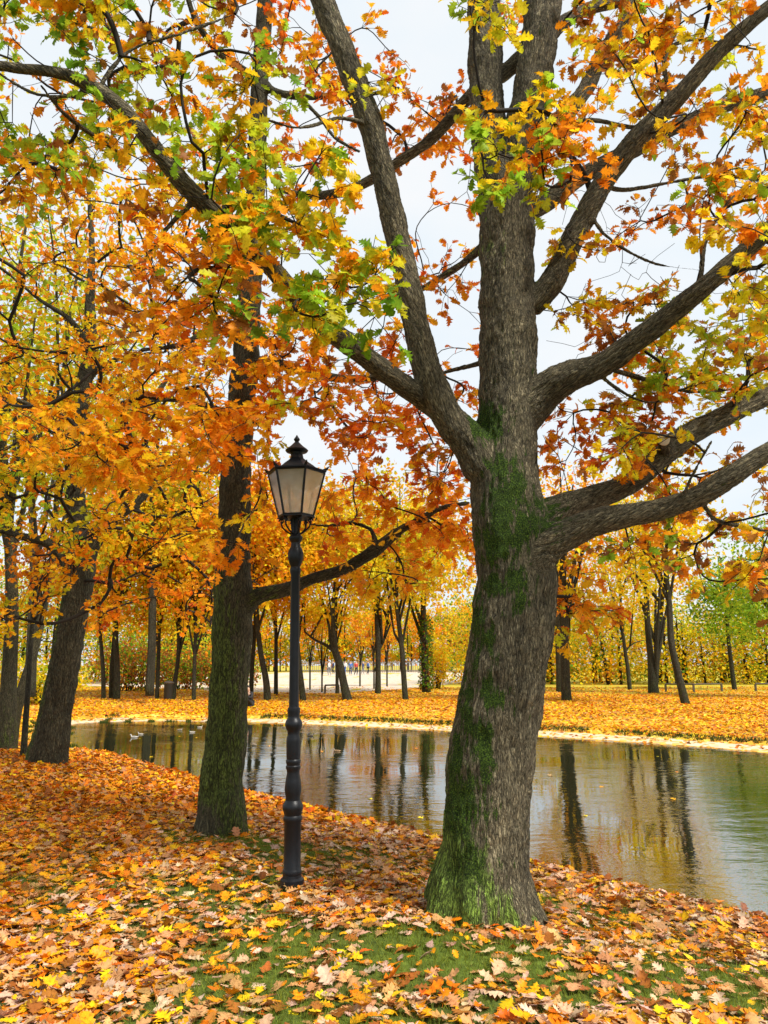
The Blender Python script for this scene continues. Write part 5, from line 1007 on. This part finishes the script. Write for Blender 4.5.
def person(label, loc, rz, coat, legs, pose='stand', group='people out walking beyond the lawn', stride=.18, hgt=1.0):
    e = empty('person', loc, label, 'person', group); e.rotation_euler = (0, 0, rz); e.scale = (hgt,)*3
    if pose == 'stand':
        hip = .92; J = dict(pel=(0, 0, .95), ch=(0, .0, 1.3), nk=(0, 0, 1.48), hd=(0, .02, 1.58), ht=(0, .02, 1.70), lh=(-.1, 0, .9), lk=(-.1, stride*.7, .5), la=(-.1, stride*.2, .08), lt=(-.1, stride*.2+.15, .03), rh=(.1, 0, .9), rk=(.1, -stride*.1, .5), ra=(.1, -stride*1.3, .1), rt=(.1, -stride*1.3+.14, .03),
                 ls=(-.19, 0, 1.42), le=(-.25, -.05, 1.15), lw=(-.24, .08, .92), lf=(-.24, .10, .84), rs=(.19, 0, 1.42), re=(.25, .0, 1.15), rw=(.24, .12, .93), rf=(.24, .15, .86))
    else:
        J = dict(pel=(0, 0, .16), ch=(0, .08, .5), nk=(0, .14, .68), hd=(0, .18, .78), ht=(0, .20, .90), lh=(-.1, .02, .16), lk=(-.12, .42, .42), la=(-.12, .62, .08), lt=(-.12, .76, .03), rh=(.1, .02, .16), rk=(.12, .40, .44), ra=(.12, .58, .08), rt=(.12, .72, .03),
                 ls=(-.18, .1, .62), le=(-.25, .22, .42), lw=(-.12, .40, .46), lf=(-.08, .46, .45), rs=(.18, .1, .62), re=(.25, .22, .42), rw=(.12, .4, .48), rf=(.08, .46, .47))
    ks = list(J); ed = [('pel', 'ch'), ('ch', 'nk'), ('nk', 'hd'), ('hd', 'ht'), ('pel', 'lh'), ('lh', 'lk'), ('lk', 'la'), ('la', 'lt'), ('pel', 'rh'), ('rh', 'rk'), ('rk', 'ra'), ('ra', 'rt'), ('ch', 'ls'), ('ls', 'le'), ('le', 'lw'), ('lw', 'lf'), ('ch', 'rs'), ('rs', 're'), ('re', 'rw'), ('rw', 'rf')]
    rd = dict(pel=.12, ch=.13, nk=.055, hd=.09, ht=.075, lh=.085, lk=.06, la=.04, lt=.04, rh=.085, rk=.06, ra=.04, rt=.04, ls=.06, le=.045, lw=.03, lf=.03, rs=.06, re=.045, rw=.03, rf=.03)
    def sub(keys, edges, f, nm, mat):
        idx = {k_: i for i, k_ in enumerate(keys)}; skin_mesh(nm, [J[k_] for k_ in keys], [(idx[a_], idx[b_]) for a_, b_ in edges if a_ in idx and b_ in idx], [rd[k_]*f+(.0) for k_ in keys], mat, e, loc)
    sub(ks, ed, 1.0, 'body', M_skin); sub(['pel', 'ch', 'ls', 'le', 'lw', 'rs', 're', 'rw'], ed, 1.22, 'jacket', coat); sub(['pel', 'lh', 'lk', 'la', 'rh', 'rk', 'ra'], ed, 1.18, 'trousers', legs)
    h = np.array(J['ht']); hb_ = np.array(J['hd']); skin_mesh('hair', [hb_+np.array([0, -.035, .03]), h+np.array([0, -.02, .012]), h+np.array([0, .03, .015])], [(0, 1), (1, 2)], [.085, .082, .05], M_hair, e, loc)
    return e
mc = {k_: simple(k_, c_, .8) for k_, c_ in dict(black_cloth=(.015, .015, .018), navy_cloth=(.03, .05, .14), blue_cloth=(.06, .14, .4), white_cloth=(.7, .7, .7), red_cloth=(.45, .04, .03), grey_cloth=(.2, .2, .22), beige_cloth=(.5, .4, .28)).items()}
gp = G(250, 707); person('person in black clothes sitting at the water edge just right of the algae-covered oak', (gp[0], gp[1], gp[2]), R(150), mc['black_cloth'], mc['black_cloth'], 'sit', None, hgt=.95)
walk = [(329, 'white jacket', 'white_cloth', 'grey_cloth', 'leftmost of the walkers'), (333, 'navy jacket', 'navy_cloth', 'black_cloth', 'second walker from the left'), (345, 'white jacket', 'white_cloth', 'blue_cloth', 'just left of the strongly leaning tree'), (350.5, 'bright blue jacket', 'blue_cloth', 'navy_cloth', 'just right of the strongly leaning tree'), (356, 'red jacket', 'red_cloth', 'black_cloth', 'between two thin saplings'), (363, 'navy jacket', 'navy_cloth', 'grey_cloth', 'with blue sleeve beside the red one'), (368, 'blue jacket', 'blue_cloth', 'black_cloth', 'nearest left of the two-armed trunk')]
for i, (px, w_, c_, l_, wh_) in enumerate(walk):
    YY = 92+3*((i*7) % 4); q = P(px, 680, YY); zz = float(terrain(np.array([q[0]]), np.array([YY]))[0])+.013; person('distant person in %s on the promenade, %s' % (w_, wh_), (q[0], YY, zz), R(70+i*37), mc[c_], mc[l_])
q = P(444, 680, 80); person('lone distant walker in dark jacket, right of the ivy-cloaked trunk', (q[0], 80, float(terrain(np.array([q[0]]), np.array([80.]))[0])+.013), R(170), mc['navy_cloth'], mc['black_cloth'])

# ------------------------------------------------------------------ litter bin, rails, far fence, low wall
M_dark = simple('dark_paint', (.02, .022, .02), .6); M_rail = simple('weathered_rail', (.07, .055, .04), .8, var=.3, bscale=20)
def boxes(lst):
    V, Fc, off = [], [], 0
    for (x0, y0, z0, x1, y1, z1) in lst:
        V += [(x0, y0, z0), (x1, y0, z0), (x1, y1, z0), (x0, y1, z0), (x0, y0, z1), (x1, y0, z1), (x1, y1, z1), (x0, y1, z1)]
        Fc += [[off+a_ for a_ in f] for f in ((0, 3, 2, 1), (4, 5, 6, 7), (0, 1, 5, 4), (1, 2, 6, 5), (2, 3, 7, 6), (3, 0, 4, 7))]; off += 8
    return np.array(V, float), np.array(Fc)
def bev(o, w=.01):
    md = o.modifiers.new('bevel', 'BEVEL'); md.width = w; md.segments = 2; return o
g = G(168, 699.5); bn = empty('litter_bin', g, 'dark upright litter bin between two slender trunks on the far lawn', 'bin')
def lathe_at(g, pr, k=20):
    V = [(g[0]+r_*math.cos(2*math.pi*i/k), g[1]+r_*math.sin(2*math.pi*i/k), g[2]+z) for r_, z in pr for i in range(k)]; n = len(pr); Q = [[j*k+i, j*k+(i+1) % k, (j+1)*k+(i+1) % k, (j+1)*k+i] for j in range(n-1) for i in range(k)]; return np.array(V), [np.array(Q), np.array([[i for i in range(k)][::-1], [(n-1)*k+i for i in range(k)]])]
sm_mesh('drum', lathe_at(g, [(.16, -.02), (.18, 0), (.2, .05), (.22, .68), (.23, .70), (.23, .72)]), M_dark, bn); sm_mesh('lid', lathe_at(g, [(.24, .74), (.25, .76), (.24, .80), (.12, .86), (.02, .87)]), M_rail, bn)
tube_obj('lid_post', [np.array([[g[0]+.19*math.cos(t), g[1]+.19*math.sin(t), g[2]+.70], [g[0]+.19*math.cos(t), g[1]+.19*math.sin(t), g[2]+.745], [g[0]+.19*math.cos(t), g[1]+.19*math.sin(t), g[2]+.76]]) for t in (0, 2.1, 4.2)], .012, bn, M_dark)
def rail(label, pxs, py, h, top_px=None, grp=None):
    ps = [G(x, y) for x, y in zip(pxs, py)]; r_ = empty('low_rail', ps[0], label, 'rail', grp)
    for p in ps: bev(link_mesh('post', build_mesh('post', *boxes([(p[0]-.05, p[1]-.05, p[2]-.1, p[0]+.05, p[1]+.05, p[2]+h)]), False), M_rail, r_), .008)
    for a_, b_ in zip(ps[:-1], ps[1:]):
        A_ = a_+np.array([0, 0, h+.03]); B_ = b_+np.array([0, 0, h+.03]); tube_obj('rail', [np.array([A_, (A_+B_)/2, B_])], .042, r_, M_rail, 8)
rail('long low wooden rail behind the leaning dark trunk at right', [666, 694, 722], [692, 692.5, 692], .42); rail('low wooden rail running out of the right frame edge', [756, 790], [692, 691.5], .42)
rail('short low rail beside the strongly leaning tree on the promenade', [325, 338.5], [694, 693.5], .42)
# paling fence at the back of the promenade
fx0 = P(296, 680, 118)[0]; fx1 = P(470, 680, 118)[0]; fo = empty('paling_fence', (fx0, 118, float(terrain(np.array([fx0]), np.array([118.]))[0])), 'long thin grey paling fence at the back of the promenade', 'fence'); zf = fo.location.z
M_fence = simple('grey_paling', (.22, .19, .15), .8)
xx = np.arange(fx0, fx1, .32); link_mesh('palings', build_mesh('palings', *boxes([(x-.05, 117.97, zf-.1, x+.05, 118.0, zf+1.75) for x in xx]), False), M_fence, fo)
for zz in (.3, 1.5): link_mesh('cross_rail', build_mesh('cross_rail', *boxes([(fx0-.1, 118.004, zf+zz, fx1+.1, 118.06, zf+zz+.1)]), False), M_fence, fo)
# pale garden wall at far left, with capping and piers
wx0, wx1 = P(-30, 680, 52)[0], P(62, 680, 52)[0]; zw = float(terrain(np.array([wx0]), np.array([52.]))[0]); wl = empty('garden_wall', (wx0, 52, zw), 'pale rendered wall glimpsed behind the sapling at far left', 'wall')
M_wall = simple('pale_render', (.66, .63, .58), .85, var=.12, bscale=6)
link_mesh('wall', build_mesh('wall', *boxes([(wx0, 52, zw-.3, wx1, 52.3, zw+1.45)]), False), M_wall, wl); bev(link_mesh('coping', build_mesh('coping', *boxes([(wx0-.05, 51.94, zw+1.453, wx1+.05, 52.36, zw+1.56)]), False), M_wall, wl), .02)
for x in np.linspace(wx0+1, wx1-.2, 4): link_mesh('pier', build_mesh('pier', *boxes([(x-.2, 51.9, zw-.3, x+.2, 51.997, zw+1.45)]), False), M_wall, wl)

# ------------------------------------------------------------------ light
w = bpy.data.worlds.new('World'); sc.world = w; w.use_nodes = True; nt = w.node_tree; nt.nodes.clear(); L = nt.links
SUN_EL, SUN_AZ = R(50), R(128)
sky = N(nt, 'TexSky'); sky.sky_type = 'NISHITA'; sky.sun_disc = False; sky.sun_elevation = SUN_EL; sky.sun_rotation = SUN_AZ; sky.air_density = 1.0; sky.dust_density = 2.0
tc = N(nt, 'TexCoord'); mp = N(nt, 'Mapping'); mp.inputs['Scale'].default_value = (1, 1, 2.2); L.new(tc.outputs['Generated'], mp.inputs['Vector'])
cn = N(nt, 'TexNoise', i_Scale=2.2, i_Detail=6., i_Roughness=.55); L.new(mp.outputs[0], cn.inputs['Vector'])
cc = ramp(nt, [(.3, (.80, .91, 1.0)), (.5, (.90, .96, 1.0)), (.72, (1.0, 1.0, 1.0))]); L.new(cn.outputs['Fac'], cc.inputs['Fac'])
mu = N(nt, 'Mix', data_type='RGBA', blend_type='MULTIPLY'); mu.inputs['Factor'].default_value = 1; L.new(cc.outputs[0], mu.inputs[6]); mu.inputs[7].default_value = (8.0, 8.0, 8.0, 1)
mx = N(nt, 'Mix', data_type='RGBA'); mx.inputs['Factor'].default_value = .90; L.new(sky.outputs[0], mx.inputs[6]); L.new(mu.outputs[2], mx.inputs[7])
bg = N(nt, 'Background', i_Strength=.10); L.new(mx.outputs[2], bg.inputs['Color']); ow = N(nt, 'OutputWorld'); L.new(bg.outputs[0], ow.inputs[0])
sl = bpy.data.lights.new('sun', 'SUN'); sl.energy = 4.4; sl.angle = R(10); sl.color = (1, .95, .88); so = bpy.data.objects.new('sun', sl); COL.objects.link(so)
sd_ = Vector((math.sin(SUN_AZ)*math.cos(SUN_EL), math.cos(SUN_AZ)*math.cos(SUN_EL), math.sin(SUN_EL))); so.rotation_euler = sd_.to_track_quat('Z', 'Y').to_euler()
sc.view_settings.view_transform = 'Standard'; sc.view_settings.look = 'None'; sc.view_settings.exposure = .40; sc.view_settings.gamma = 1
sc.cycles.max_bounces = 8; sc.cycles.diffuse_bounces = 4; sc.cycles.transparent_max_bounces = 8; sc.cycles.transmission_bounces = 4
